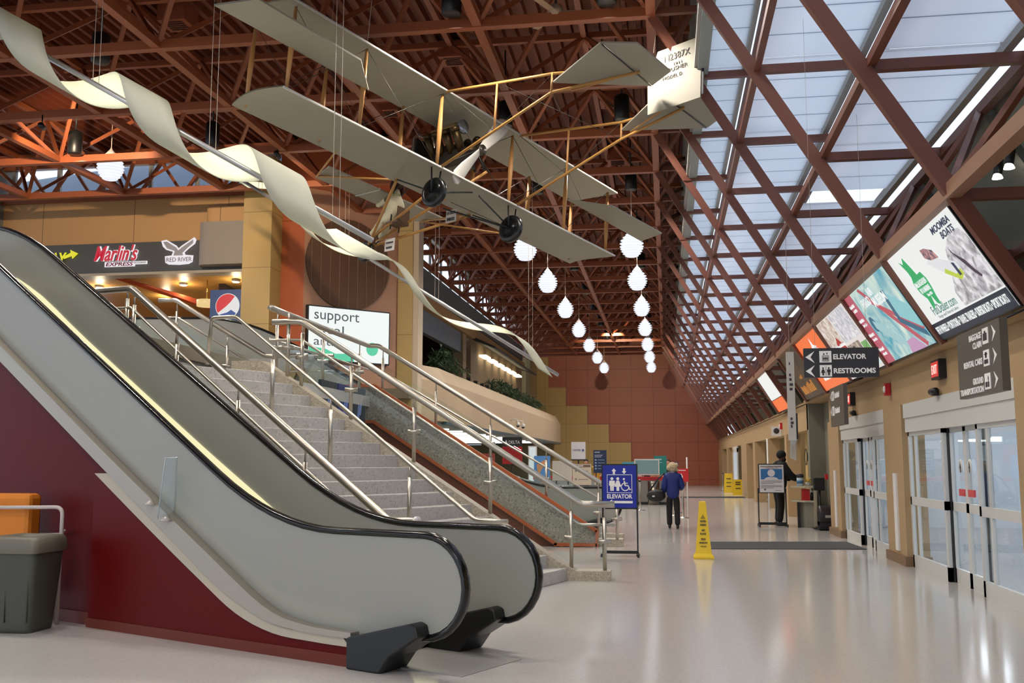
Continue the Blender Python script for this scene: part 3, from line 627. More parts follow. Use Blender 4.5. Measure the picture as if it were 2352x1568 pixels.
def escalator(a, ang, name_label, red, tA=.08, tB=1.1):
    A_ = radians(ang); d = V((cos(A_), sin(A_), 0)); n = V((d.y, -d.x, 0)); a = V(a)
    if n.y < 0: n = -n
    E = lambda s, t, z: a + d * s + n * t + Z_ * z
    T = thing('escalator', name_label, 'escalator', a)
    dl = deckline(0.0)
    for t, w in ((tA, 0), (tB, 1)):
        hp = prof(.0); ip = prof(.03)
        body = [(s, z) for s, z in ip] + [(s, z - .03) for s, z in reversed(GL)]
        b = MB(); b.prism([E(s, t - .02, z) for s, z in body], n * .04); b.build('balustrade_panel', bal_m, T)
        m = MB(); rings = []
        for i, (s, z) in enumerate(hp):
            j0, j1 = hp[max(i - 1, 0)], hp[min(i + 1, len(hp) - 1)]; tg_ = V((j1[0] - j0[0], j1[1] - j0[1])).normalized(); nm = V((-tg_.y, tg_.x)) * (-1)
            c = E(s, t, z); k = d * nm.x + Z_ * nm.y
            rings.append([c + n * (.045 * cos(q)) + k * (.028 * sin(q)) for q in [u * pi / 5 for u in range(10)]])
        m.loft(rings); m.build('handrail', hr, T)
        dk_ = MB(); up = GL; lo = SLN
        dk_.prism([E(s, t - .12, z) for s, z in up] + [E(s, t - .12, z) for s, z in reversed(lo)], n * .24); dk_.build('deck', deck_c, T)
        if True:
            g = MB(); g.prism([E(s, t - .04, z + .02) for s, z in deckline(.01)] + [E(s, t - .04, z) for s, z in reversed(deckline(.13))], n * .015) if w else g.prism([E(s, t + .03, z + .02) for s, z in deckline(.01)] + [E(s, t + .03, z) for s, z in reversed(deckline(.13))], n * .012); g.build('skirt_glow_strip', glow, T)  # cream strip made to glow; near side copy added to brighten the panels
        bx = MB(); bx.prism([E(s, t - .16, z) for s, z in ((-.02, 0), (-.36, 0), (-.46, .13), (-.74, .3), (-.72, .38), (-.66, .4), (-.02, .24))], n * .34); bx.build('newel_box', black, T, bevel=.015)
    st_ = MB()
    for i in range(34):
        s0 = .9 + i * .33; z0 = min(3.75, .02 + i * .2) - .0
        st_.prism([E(s0, tA + .1, z0 - .2), E(s0 + .4, tA + .1, z0 - .2), E(s0 + .4, tA + .1, z0), E(s0, tA + .1, z0)], n * (tB - tA - .2))
    st_.build('step_band', tread, T)
    fp = MB(); fp.prism([E(-.95, tA + .1, .0), E(.95, tA + .1, 0), E(.95, tA + .1, .02), E(-.95, tA + .1, .005)], n * (tB - tA - .2)); fp.build('floor_plate', combm, T)
    if red:
        base = [(0, 0), (3.47, 0), (3.47, 1.49)] + list(reversed([(s, z) for s, z in LL if s < 3.44]))
        MB().prism([E(s, 0, z) for s, z in base], n * .06).build('side_panel', redm, T)
        MB().prism([E(s, .1, z) for s, z in ((3.1, 0), (10.5, 0)) + tuple(reversed([q for q in SLN if q[0] > 3.1]))], n * .05).build('side_panel', redm, T)
        MB().prism([E(0, -.012, 0), E(3.482, -.012, 0), E(3.482, -.012, .09), E(0, -.012, .09)], n * .03).prism([E(3.45, .07, 0), E(10.5, .07, 0), E(10.5, .07, .12), E(3.45, .07, .12)], n * .04).build('baseboard', redb, T)
        MB().prism([E(0, 0, 0), E(-.012, 0, 0), E(-.012, 0, .2), E(0, 0, .2)], n * .32).build('end_panel', redb, T)
        MB().prism([E(-.015, .0, .09), E(-.022, .0, .09), E(-.022, .0, .14), E(-.015, .0, .14)], n * .3).build('blue_tape', mat('blue_tape', '#2266b0', .5), T)
        MB().prism([E(s, -.02, z) for s, z in SLN if 0 <= s < 3.22] + [E(3.45, -.02, 1.49)] + [E(s, -.02, z) for s, z in reversed(LL[:-1])], n * .05).build('cladding_trim', mat('trim_cream', '#b9af9e', .45), T)
        MB().prism([E(s, -.024, z + .008) for s, z in SLN if .6 < s < 2.9] + [E(s, -.024, z - .008) for s, z in reversed(SLN) if .6 < s < 2.9], n * .02).build('red_line', mat('red_edge', '#8a4440', .5), T)
        MB().prism([E(s, tA + .5, z) for s, z in ((0, 0), (10, 0), (10, 3.6), (7.5, 3.5), (2, .5), (0, .05))], n * .6).build('truss_case', black, T)
    return T, E
EA = (-2.485, 7.789, 0)
T1, E1 = escalator(EA, 155, 'near escalator with frosted panels, black handrails and dark red side', True)
T2, E2 = escalator((-2.05, 22.15, 0), 188, 'far escalator with pale grey panels behind the stairs', False)
# clear brochure holder stuck on the near balustrade
H_ = thing('brochure_holder', 'clear acrylic sign holder standing on the near escalator deck', 'sign holder', E1(2.25, -.1, 1.05))
acr = glass('acrylic', (.9, .93, .93, 1))
MB().prism([E1(2.1, -.08, 1.15), E1(2.34, -.08, 1.1), E1(2.26, -.08, 1.64), E1(2.1, -.08, 1.64)], V((-.008, -.018, 0))).build('panel', acr, H_)
ed = MB(); ed.tube([E1(2.34, -.09, 1.08), E1(2.26, -.09, 1.64), E1(2.1, -.09, 1.64)], .006, 6); ed.build('edge', mat('acrylic_edge', '#c8cdcf', .15), H_)
for s, z in ((2.5, 1.2), (2.26, 1.06)): MB().lathe([(.05, 0), (.055, .012), (.03, .03), (.012, .05)], E1(s, -.06, z), 16).build('suction_foot', mat('foot_clear', '#b8b3ac', .2), H_)

terr = speckle('stair_terrazzo', '#b4b1ae', '#918b84', '#c4c2bf', 45, .45, .4, .5)
curbm = speckle('curb_terrazzo', '#a9a08f', '#857c6b', '#c3bba9', 60, .4, .4, .6)
def staircase(lab, Lk, Rk, n, bulge, group=None):
    o = thing('staircase', lab, 'stairs', V(Rk(0)) * .5 + V(Lk(0)) * .5)
    def curve(k):
        L, R = V(Lk(k)), V(Rk(k)); out = (V(Lk(0)) - V(Lk(1)) + V(Rk(0)) - V(Rk(1))).normalized()
        return bez(L, (L + R) / 2 + out * bulge, R, 10)
    for k in range(n):
        a, b = curve(k), curve(k + 1); out = (a[5] - b[5]); b = [p - out * .15 for p in b]
        z1 = .17 * (k + 1); z0 = max(0, z1 - .5)
        MB().prism([V((p.x, p.y, z0)) for p in a] + [V((p.x, p.y, z0)) for p in reversed(b)], (0, 0, z1 - z0)).build('step', terr, o, bevel=.008)
    return o
E_ = E1
ST = staircase('wide pale terrazzo staircase fanning out beside the near escalator', lambda k: E_(1.6 + .262 * k, 1.95, 0), lambda k: (-1.37 - .265 * k, 13.78, 0), 17, .35)
cp = [(-.78, 0), (-.78, .13), (-1.25, .13), (-1.5, .26), (-5.85, 3.08), (-6.3, 3.08), (-6.3, 0)]
MB().prism([(x, 13.78, z) for x, z in cp], (0, .34, 0)).build('stone_curb', curbm, ST)
MB().prism([E_(1.3, 1.62, 0), E_(1.3, 1.62, .15), E_(6.1, 1.62, 3.15), E_(6.5, 1.62, 3.15), E_(6.5, 1.62, 0)], (.13, .28, 0)).build('stone_curb', curbm, ST)
FS = staircase('far staircase behind the brown tiled cladding', lambda k: (-1.75 - .265 * k, 19.45, 0), lambda k: (-1.75 - .265 * k, 20.9, 0), 17, 0)
MB().prism([(x, 20.9, z) for x, z in ((-.9, 0), (-.9, .13), (-1.5, .13), (-6.1, 3.08), (-6.1, 0))], (0, .3, 0)).build('stone_curb', curbm, FS)
MB().lohi((-1.35, 19.35, 0), (-.85, 19.75, .14)).build('stone_curb', curbm, FS)
# cladding of the far stair
CL = thing('stair_cladding', 'brown side cladding with an orange edged grey mosaic band along the far stair', 'cladding', (-3.5, 19.3, 0))
bz = lambda x: .17 + (-1.45 - x) * .639 if x > -5.75 else .17 + 4.3 * .639
cb_ = mat('clad_brown', '#6d3d2d', .35, noise=.12, nscale=2)
MB().prism([(-1.42, 19.32, 0), (-1.42, 19.32, .15), (-5.75, 19.32, bz(-5.75) - .1), (-6.6, 19.32, bz(-5.75) - .1), (-6.6, 19.32, 0)], (0, .1, 0)).build('base_panel', cb_, CL)
mos = speckle('grey_mosaic', '#88847c', '#625e57', '#a09c92', 40, .5, .4, .8)
bw = .72
xs = [-1.4, -1.4, -1.62, -5.75, -6.6]
MB().prism([(-1.36, 19.26, 0.02), (-1.36, 19.26, .3), (-5.75, 19.26, bz(-5.75) + .18), (-6.5, 19.26, bz(-5.75) + .18), (-6.5, 19.26, bz(-5.75) + .18 - bw), (-5.75, 19.26, bz(-5.75) + .18 - bw), (-2.1, 19.26, .02)], (0, .06, 0)).build('mosaic_band', mos, CL)
orm = mat('orange_tile_edge', '#a2532c', .4)
e1 = MB()
for p, q in (((-1.33, .3), (-5.75, bz(-5.75) + .2)), ((-5.75, bz(-5.75) + .2), (-6.5, bz(-5.75) + .2)), ((-2.1, .04), (-5.75, bz(-5.75) + .2 - bw)), ((-5.75, bz(-5.75) + .2 - bw), (-6.5, bz(-5.75) + .2 - bw)), ((-1.33, 0), (-1.33, .32)), ((-1.33, .04), (-2.15, .04))):
    e1.bar((p[0], 19.24, p[1]), (q[0], 19.24, q[1]), .06, .09, up=(0, 1, 0))
e1.build('orange_edge', orm, CL)
jl = MB()
for x in (-2.0, -2.75, -3.4): jl.lohi((x - .006, 19.31, .05), (x + .006, 19.325, max(.1, bz(x) - .6)))
jl.build('panel_joint', mat('clad_joint', '#b59a86', .6), CL)
# landing, upper flight
lm = mat('landing_tan', '#97845f', .6, noise=.06, nscale=2)
LD = thing('stair_landing', 'terrazzo landing between the two flights of stairs', 'landing', (-7.2, 16.5, 2.9))
MB().prism([(-5.85, 14.1, 2.7), (-5.85, 20.9, 2.7), (-8.3, 20.9, 2.7), (-8.6, 12.4, 2.7), (-6.9, 11.95, 2.7)], (0, 0, .2)).build('slab', terr, LD)
MB().lohi((-6.1, 14.12, 0), (-5.92, 19.3, 2.72)).build('front_wall', mat('landing_front', '#7d7f78', .5), LD)
UP = thing('upper_flight', 'short upper flight of terrazzo steps from landing to upper floor', 'stairs', (-8.6, 17, 2.9))
for k in range(5): MB().lohi((-8.3 - .28 * k - .4, 12.6, 2.7), (-8.3 - .28 * k, 20.9, 2.9 + .18 * (k + 1))).build('step', terr, UP)
# tan backing under the upper floor with angled ribs
bk = thing('soffit_frame', 'tan angled framing under the far escalator above the landing', 'framing', (-9.5, 19.6, 3.0))
m = MB()
for x in (-7.6, -8.3, -9.0): m.bar((x, 20.98, 2.95), (x - .45, 20.98, 3.75), .12, .16); m.bar((x - .45, 20.98, 3.75), (x - .8, 20.98, 2.95), .12, .16)
m.build('ribs', lm, bk); MB().prism([(-6.6, 21.05, 2.9), (-10.5, 21.05, 2.9), (-10.5, 21.05, 3.9), (-8.0, 21.05, 3.9), (-6.4, 21.05, 3.1)], (0, .05, 0)).build('backing', mat('backing_grey', '#a9a7a5', .5), bk)
# blue display panels on the landing front
for i, (y0, y1, c, l) in enumerate(((16.45, 17.3, '#1a2330', 'left, mostly black'), (17.36, 18.15, '#1c2a78', 'middle, deep blue with a pale streak'), (18.22, 19.0, '#24323d', 'right, slate grey'))):
    t = thing('display_panel', 'dark upright display panel under the landing edge, %s' % l, 'display panel', (-5.9, y0, 2.0), 'display panels under the landing')
    MB().lohi((-5.92, y0, 2.05), (-5.86, y1, 3.02)).build('panel', lum('display_%d' % i, c, .35), t)
    m = MB()
    for j in range(3): m.bar((-5.855, y0 + .2 + .12 * j, 2.2 + .15 * j), (-5.855, y0 + .35 + .1 * j, 2.7 + .06 * j), .004, .015, up=(1, 0, 0))
    m.build('streak', lum('streak', '#8fa0dc', .5), t)

# ---------------- handrails
hglass = glass('rail_glass', (.93, .97, .96, 1))
def railing(lab, rail, posts=(), lower=None, r=.045, lr=.02, glassdrop=None, base=None, twin=True):
    R = thing('handrail', lab, 'handrail', V(rail[0]) * 1)
    MB().tube(rounded(rail, .06), r, 12).build('top_rail', steel, R)
    if lower: MB().tube(rounded(lower, .05), lr, 8).build('lower_rail', steel, R)
    for a, b in posts:
        a, b = V(a), V(b); m = MB()
        m.tube([a, a + (b - a) * .82], .028, 10); m.tube([a + (b - a) * .8, b], .012, 8)
        p = m.build('post', steel, R)
        c = a + (b - a) * .45; mm = MB()
        if twin: mm.tube([c - V((.09, .02, 0)), c + V((.09, .02, 0))], .035, 10); mm.build('glass_clamp', steel, p)
    return R
def glass_run(R, tops, bots):
    for (a, b), (c, d_) in zip(zip(tops[:-1], tops[1:]), zip(bots[:-1], bots[1:])):
        a, b, c, d_ = V(a), V(b), V(c), V(d_); g = .04
        MB().prism([a.lerp(b, g), a.lerp(b, 1 - g), c.lerp(d_, 1 - g), c.lerp(d_, g)], (.004, .01, 0)).build('glass_panel', hglass, R)
t1 = 1.9
h1 = [E_(.9, t1, 1.0), E_(1.27, t1, 1.0), E_(5.72, t1, 3.85), E_(7.6, t1 - .2, 3.9)]
hz = lambda s: 1.0 + (s - 1.27) * (2.85 / 4.45)
R1 = railing('steel handrail along the near side of the stairs beside the escalator', h1,
        [(E_(s, t1, hz(s) - 1.0 + (.12 if s > 2 else 0)), E_(s, t1, hz(s) - .02)) for s in (1.5, 2.48, 3.6, 4.75, 5.65, 5.8)],
        [E_(1.1, t1, .76), E_(1.3, t1, .76), E_(5.72, t1, 3.6), E_(7.6, t1 - .2, 3.62)])
MB().lathe([(0, -.02), (.058, -.02), (.058, .01), (0, .01)], E_(.9, t1, 1.0), 18, M=Matrix((Z_.cross(E_(1, 0, 0) - E_(0, 0, 0)), Z_, E_(1, 0, 0) - E_(0, 0, 0))).transposed()).build('end_cap', mat('cap_white', '#d5d5d5', .3, .3), R1)
ss = (1.5, 2.48, 3.6, 4.75, 5.65)
glass_run(R1, [E_(s, t1, hz(s) - .3) for s in ss], [E_(s, t1, hz(s) - .9) for s in ss])
hm = [(-1.8, 11.35, .93), (-2.2, 11.5, .93), (-5.45, 12.75, 3.28), (-5.85, 12.9, 3.6), (-6.25, 12.98, 3.6), (-6.3, 13.0, 2.95)]
mz_ = lambda q: (-2.2 - 3.65 * q, 11.5 + 1.4 * q, .93 + 2.67 * q)
RM_ = railing('thin centre handrail running up the middle of the stairs', [hm[0], hm[1], hm[3], hm[4], hm[5]],
        [(V(mz_(q)) - Z_ * .85, mz_(q)) for q in (.24, .56, .82)], r=.026, twin=False)
h2z = lambda x: 1.02 + (-1.18 - x) * .642
y2 = 13.95
R2 = railing('steel handrail along the far edge of the stairs beside the cladding', [(-.72, y2, 1.02), (-1.18, y2, 1.02), (-5.3, y2, h2z(-5.3)), (-5.75, y2, h2z(-5.3))],
        [((x, y2, max(.12, .26 + (-1.5 - x) * .648 if x < -1.5 else .12)), (x, y2, (1.0 if x > -1.18 else h2z(x)))) for x in (-.86, -1.32, -2.46, -3.57, -4.52, -5.28, -5.5)],
        [(-.72, y2 + .02, .74), (-1.2, y2 + .02, .74), (-5.3, y2 + .02, h2z(-5.3) - .27), (-5.8, y2 + .02, h2z(-5.3) - .27)])
px_ = (-.86, -1.32, -2.46, -3.57, -4.52, -5.28)
glass_run(R2, [(x, y2, (1.02 if x > -1.18 else h2z(x)) - .3) for x in px_], [(x, y2, max(.2, .32 + (-1.5 - x) * .648)) for x in px_])
y3 = 19.3
h3z = lambda x: 1.05 + (-1.0 - x) * .612
R3 = railing('steel guard rail with glass running down the far stair', [(-5.9, 14.2, 3.93), (-5.9, 15.5, 3.93), (-5.9, y3 - .4, 3.93), (-5.9, y3, 3.93), (-5.7, y3, 3.93), (-1.0, y3, 1.05), (-.75, y3, 1.05)],
        [((-5.9, y, 2.9), (-5.9, y, 3.9)) for y in (14.5, 15.6, 16.6, 18.7)] + [((x, y3, max(.14, bz(x) + .1)), (x, y3, h3z(x) - .02)) for x in (-5.6, -4.5, -3.4, -2.3, -1.3, -.95)],
        [(-5.9, 14.2, 3.45), (-5.9, y3, 3.45), (-5.7, y3, 3.45), (-1.0, y3, .75), (-.8, y3, .75)])
glass_run(R3, [(-5.9, y, 3.4) for y in (14.5, 16.6, 18.7)], [(-5.9, y, 2.92) for y in (14.5, 16.6, 18.7)])
xs = (-5.6, -4.5, -3.4, -2.3, -1.3)
glass_run(R3, [(x, y3, h3z(x) - .32) for x in xs], [(x, y3, bz(x) + .16) for x in xs])
y4 = 18.6
R4 = railing('steel handrail of the upper flight in front of the far escalator', [(-10.1, y4, 4.85), (-9.75, y4, 4.85), (-7.8, y4, 3.68), (-6.4, y4, 3.66)],
        [((-9.7, y4, 3.8), (-9.7, y4, 4.8)), ((-8.6, y4, 3.0), (-8.6, y4, 4.1)), ((-7.6, y4, 2.9), (-7.6, y4, 3.64))],
        [(-10.1, y4, 4.5), (-9.7, y4, 4.5), (-7.8, y4, 3.38), (-6.4, y4, 3.36)])
glass_run(R4, [(-9.7, y4, 4.4), (-8.6, y4, 3.75), (-7.6, y4, 3.3)], [(-9.7, y4, 3.85), (-8.6, y4, 3.1), (-7.6, y4, 2.95)])
# ================================================================ LAMPS
lamp_glow = lum('high_bay_lens', '#fff3e0', 14)
def high_bay(x, y, lab, e=260):
    t = thing('high_bay_lamp', lab, 'ceiling lamp', (x, y, 9.2), 'black high bay lamps under the roof')
    MB().lathe([(.15, 9.2), (.17, 9.22), (.17, 9.75), (.1, 9.8), (0, 9.8)], (x, y, 0), 20).build('can', black, t)
    MB().tube([(x, y, 9.8), (x, y, ZD)], .02).build('stem', black, t)
    MB().lathe([(0, 9.205), (.15, 9.205), (.15, 9.215), (0, 9.215)], (x, y, 0), 20).build('lens', lamp_glow, t)
    l = bpy.data.lights.new('high_bay_light', 'SPOT'); l.energy = e; l.color = (1, .92, .82); l.spot_size = radians(150); l.spot_blend = .6; l.shadow_soft_size = .16
    o = bpy.data.objects.new('high_bay_light', l); C.objects.link(o); o.location = (0, 0, -.03); o.parent = t
for x, nm in ((-.85, 'row beside the skylight'), (-3.5, 'centre row')):
    for i, y in enumerate((-2, 4, 10, 15.9, 21.7, 27.5, 33.2, 39, 44.8, 50.2, 55.5, 61.6)):
        high_bay(x, y, 'black high bay lamp with bright lens, %s, %s' % (nm, ('behind the camera', 'over the camera', 'just ahead of the camera', 'over the near escalator', 'over the aeroplane tail', 'beyond the aeroplane', 'at the second pendant', 'at the third pendant', 'before the fourth pendant', 'before the fifth pendant', 'before the sixth pendant', 'nearest the end wall')[i]), 1000)
for i, (x, y, l) in enumerate(((-7.1, 3, 'left of the camera'), (-7.1, 10, 'over the near escalator top'), (-10.6, 10, 'over the upper floor edge'), (-10.6, 16.9, 'left, above the ribbon light'), (-14.4, 16.9, 'far left of the roof'), (-10.74, 22, 'left, in front of the tower'), (-14.42, 22.1, 'at the left, before the food court'))):
    high_bay(x, y, 'black high bay lamp with bright lens, %s' % l, 1000)
# spot lights aimed at the walls from the truss chords
def track_spot(loc, aim, e, lab, ang=60, grp='spotlights on the roof chords'):
    t = thing('track_spotlight', lab, 'spotlight', loc, grp)
    loc = V(loc); a = (V(aim) - loc).normalized()
    MB().tube([loc - a * .1, loc + a * .12], .06, 12).build('can', black, t); MB().tube([loc, loc + V((0, 0, .25))], .015).build('stem', black, t)
    MB().lathe([(0, 0), (.055, 0)], loc + a * .122, 12, M=a.to_track_quat('Z', 'Y').to_matrix()).build('lens', lamp_glow, t)
    l = bpy.data.lights.new('spot', 'SPOT'); l.energy = e; l.color = (1, .76, .5); l.spot_size = radians(ang); l.spot_blend = .5; l.shadow_soft_size = .06
    o = bpy.data.objects.new('spot', l); C.objects.link(o); o.parent = t; o.location = a * .15; o.rotation_euler = (-a).to_track_quat('Z', 'Y').to_euler()
track_spot((-13.2, 19.0, 8.8), (-16.0, 28, 8.9), 1900, 'spotlight on the roof chord aimed at the food court wall', 75)
track_spot((-9.2, 22.3, 9.0), (-9.4, 28, 7.0), 500, 'spotlight on the roof chord aimed at the round grille', 70)
track_spot((-3.1, 58, 9.0), (-2.6, 70, 6.5), 1500, 'spotlight on the roof chord aimed at the end wall', 80)
for i, y in enumerate((11.6, 12.0)):
    t = thing('track_spotlight', 'small bright spotlight by the sloping outer wall, %s' % ('lower of the pair', 'upper of the pair')[i], 'spotlight', (3.9, y, 4.95), 'spotlights by the outer wall')
    MB().tube([(3.9, y, 5.1), (3.85, y - .05, 4.9)], .05, 10).build('can', black, t); MB().lathe([(0, 0), (.06, 0), (.03, .08)], (3.85, y - .05, 4.86), 12).build('lens', lamp_glow, t); MB().tube([(3.9, y, 5.1), (3.9, y, 5.35)], .02).build('stem', black, t)

# ---- louvred pendants
pend_glow = lum('pendant_glow', '#f3f7ff', .95); core_glow = lum('pendant_core', '#f8faff', 4.0); pend_top = mat('pendant_top', '#d8cfd0', .4)
def pendant(x, y, z, lab, grp, s=1.0):
    t = thing('louvred_pendant', lab, 'pendant lamp', (x, y, z), grp)
    MB().lathe([(.17 * s, z + .33 * s), (.09 * s, z + .43 * s), (.03 * s, z + .5 * s), (.012, z + .56 * s)], (x, y, 0), 24).build('top_cone', pend_top, t)
    for r, q in ((.18, .32), (.26, .24), (.32, .15), (.345, .06), (.345, -.03), (.33, -.1), (.3, -.17), (.26, -.24), (.2, -.3)):
        r *= s; q = z + q * s
        MB().lathe([(r * .45, q + .045 * s), (r * .8, q + .028 * s), (r, q), (r * .8, q - .022 * s), (r * .5, q - .035 * s)], (x, y, 0), 28).build('shade_ring', pend_glow, t)
    MB().lathe([(0, z - .33 * s), (.1 * s, z - .33 * s), (.15 * s, z - .28 * s), (.16 * s, z - .12 * s), (.06 * s, z - .04 * s), (0, z - .03 * s)], (x, y, 0), 20).build('bulb_core', core_glow, t)
    MB().tube([(x, y, z + .5 * s), (x, y, ZT)], .012, 6).build('cable', mat('cable_grey', '#b8a99c', .5), t)
    return t
po = None
ordn = ('nearest', 'second', 'third', 'fourth', 'fifth', 'sixth', 'last')
for row, x in (('left row', -3.98), ('right row beside the skylight', -.88)):
    for i, y in enumerate((28.4, 34.0, 40.2, 46.6, 53.0, 59.4, 66.0)):
        lab = 'white louvred pendant lamp, %s lamp of the %s' % (ordn[i], row)
        if po is None: po = pendant(x, y, 7.8, lab, 'louvred pendant lamps')
        else: dup(po, (x, y, 7.8), lab)
pendant(-14.35, 23.6, 9.3, 'white louvred pendant lamp hanging before the food court wall', 'louvred pendant lamps', 1.0)

# ---- ceiling fans and vents
for (x, y), l, a0 in (((-1.75, 16.3), 'above the aeroplane tail', .1), ((-6.1, 28, ), 'deep under the roof behind the wings', .9)):
    t = thing('ceiling_fan', 'beige three bladed ceiling fan %s' % l, 'ceiling fan', (x, y, 9.3), 'ceiling fans')
    MB().lathe([(0, 9.2), (.12, 9.22), (.15, 9.3), (.1, 9.42), (.02, 9.45)], (x, y, 0), 16).build('motor', mat('fan_beige', '#a88f78', .5), t); MB().tube([(x, y, 9.4), (x, y, ZD)], .02).build('rod', black, t)
    for k in range(3):
        a = a0 + k * 2.094; MB().box((x + .42 * cos(a), y + .42 * sin(a), 9.3), (.62, .13, .012), rz=a).build('blade', mat('fan_beige', '#a88f78', .5), t)
vm = mat('vent_brown', '#8c4a30', .5)
for i, (x, y) in enumerate(((-3.2, 15.6), (-7.7, 18.0), (-9.9, 18.5), (-13.5, 18.4), (-1.2, 24.5), (-1.3, 29.5), (-4.6, 21.2), (-7.0, 24.3))):
    t = thing('ceiling_vent', 'small brown square vent under the roof deck, %s' % ('above the propeller', 'above the left wing tip', 'left of the wing', 'far left', 'below the tail', 'over the right pendants', 'above the engine', 'before the tower')[i], 'vent', (x, y, 10.6), 'roof vents')
    MB().lohi((x - .3, y - .3, 10.62), (x + .3, y + .3, 11.0)).build('duct_box', vm, t); m = MB()
    for k in range(5): m.lohi((x - .2, y - .2 + .09 * k, 10.6), (x + .2, y - .17 + .09 * k, 10.625))
    m.build('grille_slats', mat('vent_dark', '#4c2416', .6), t)

# ---- twisted ribbon lights
rib_m = bpy.data.materials.new('ribbon_acrylic'); rib_m.use_nodes = True; _n = rib_m.node_tree; _n.nodes.clear()
_o = _n.nodes.new('ShaderNodeOutputMaterial'); _d = _n.nodes.new('ShaderNodeBsdfDiffuse'); _t = _n.nodes.new('ShaderNodeBsdfTranslucent'); _x = _n.nodes.new('ShaderNodeMixShader')
_d.inputs['Color'].default_value = rgb('#dfdfd4'); _t.inputs['Color'].default_value = rgb('#e8e8d2'); _x.inputs['Fac'].default_value = .45
_n.links.new(_d.outputs[0], _x.inputs[1]); _n.links.new(_t.outputs[0], _x.inputs[2]); _n.links.new(_x.outputs[0], _o.inputs['Surface'])
tubeg = lum('ribbon_tube', '#fbf7d8', 30)
def ribbon(lab, P0, P1, R, Wd, pitch, stop, s0, s1, rodr=.03):
    P0, P1 = V(P0), V(P1); ax = (P1 - P0); L = ax.length; ax.normalize(); e2 = V((0, -1, 0)); e1 = ax.cross(e2).normalized()
    if e1.z < 0: e1 = -e1
    t = thing('ribbon_light', lab, 'light sculpture', (P0 + P1) / 2, 'twisted ribbon lights')
    nn = int((s1 - s0) / pitch * 40)
    def pt(u, v):
        s = s0 + (s1 - s0) * u; f = 2 * pi * (s - stop) / pitch
        return P0 + ax * (s + (v - .5) * Wd) + (e1 * cos(f) + e2 * sin(f)) * R
    m = MB(); m.grid(pt, nn, 4); o = m.build('ribbon', rib_m, t); sd = o.modifiers.new('solid', 'SOLIDIFY'); sd.thickness = .012
    MB().tube([P0, P1], rodr, 10).build('rod', mat('ribbon_rod', '#b5b5b6', .4, .6), t)
    k = 0; s = stop - pitch
    while s < s1:
        a, b = max(s0, s + .06 * pitch), min(s1, s + .94 * pitch)
        if b > a + .2: MB().tube([P0 + ax * a + e1 * .012 - e2 * (rodr + .014), P0 + ax * b + e1 * .012 - e2 * (rodr + .014)], .02, 8).build('light_tube', tubeg, t)
        s += pitch
    for q in (.08, .36, .64, .92):
        for dx in (-.05, .05): 
            p = P0 + ax * (L * q); MB().tube([p + V((dx, 0, 0)), V((p.x + dx, p.y, ZB))], .005, 5).build('cable', mat('cable_grey', '#b8a99c', .5), t)
    return t
ribbon('near twisted white ribbon light slanting down over the escalators', (-10.6, 13, 8.52), (-3.95, 13, 4.63), .31, .92, 2.4, 3.42, 0.0, 7.5, .04)
ribbon('far twisted white ribbon light slanting down past the tower', (-11.2, 24.4, 9.15), (-2.6, 24.4, 3.73), .3, .42, 3.75, 1.2, .1, 9.9, .045)

# ================================================================ AEROPLANE
AP = thing('pusher_biplane', 'grey fabric and bamboo pusher biplane hanging from the roof', 'aeroplane', (-3.922, 18.356, 6.741))
AP.rotation_euler = Matrix(((.485, -.874, .044), (.868, .486, .104), (-.112, -.012, .994))).to_euler()
fab = mat('wing_fabric', '#969182', .6, noise=.04, nscale=2)
bam = mat('bamboo', '#b0803f', .45, noise=.15, nscale=8)
sprc = mat('spruce_strut', '#b3814a', .45, noise=.08, nscale=5)
wire = mat('wire_dark', '#3a352f', .5); dkm = mat('dark_fitting', '#17181a', .4)
def wing(name, w):
    b, c = 4.78, 1.247; m = MB(); nu, nv = 48, 10
    def q(side):
        def fn(u, v):
            x = -b + 2 * b * u; e = max(0, abs(x) - (b - .9)) / .9
            le, te = .62, -.625
            x += (1 if x > 0 else -1) * .07 * (1 if e > .97 else 0) * sin(pi * v)
            y = le + (te - le) * v; cam_ = .07 * sin(pi * min(1, v * 1.15 + .0) ** .8) if v < .87 else .07 * sin(pi * .98) * (1 - v) / .13
            r = .004 * (1 - abs(((x / .38) % 1) - .5) * 2)
            return V((x, y, w + .06 * sin(pi * v ** .7) + r + (0 if side else .02)))
        return fn
    m.grid(q(1), nu * 2, nv); m.grid(q(0), nu * 2, nv); return m.build(name, fab, AP, local=True)
wing('lower_wing', 0.0); wing('upper_wing', 1.5)
m = MB()
for w in (0, 1.5):
    m2 = MB().bar((-4.76, -.625, w + .01), (4.76, -.625, w + .01), .025, .03).build('trailing_edge', mat('edge_white', '#c9c8c2', .5), AP, local=True)
for u in (-4.6, -3.05, -1.12, 1.0, 2.9, 4.55):
    for v in (.5, -.5):
        MB().lathe([(.025, .02), (.045, .75), (.025, 1.48)], (u, v, 0), 8, sx=.75, sy=1.3).build('strut', sprc, AP, local=True)
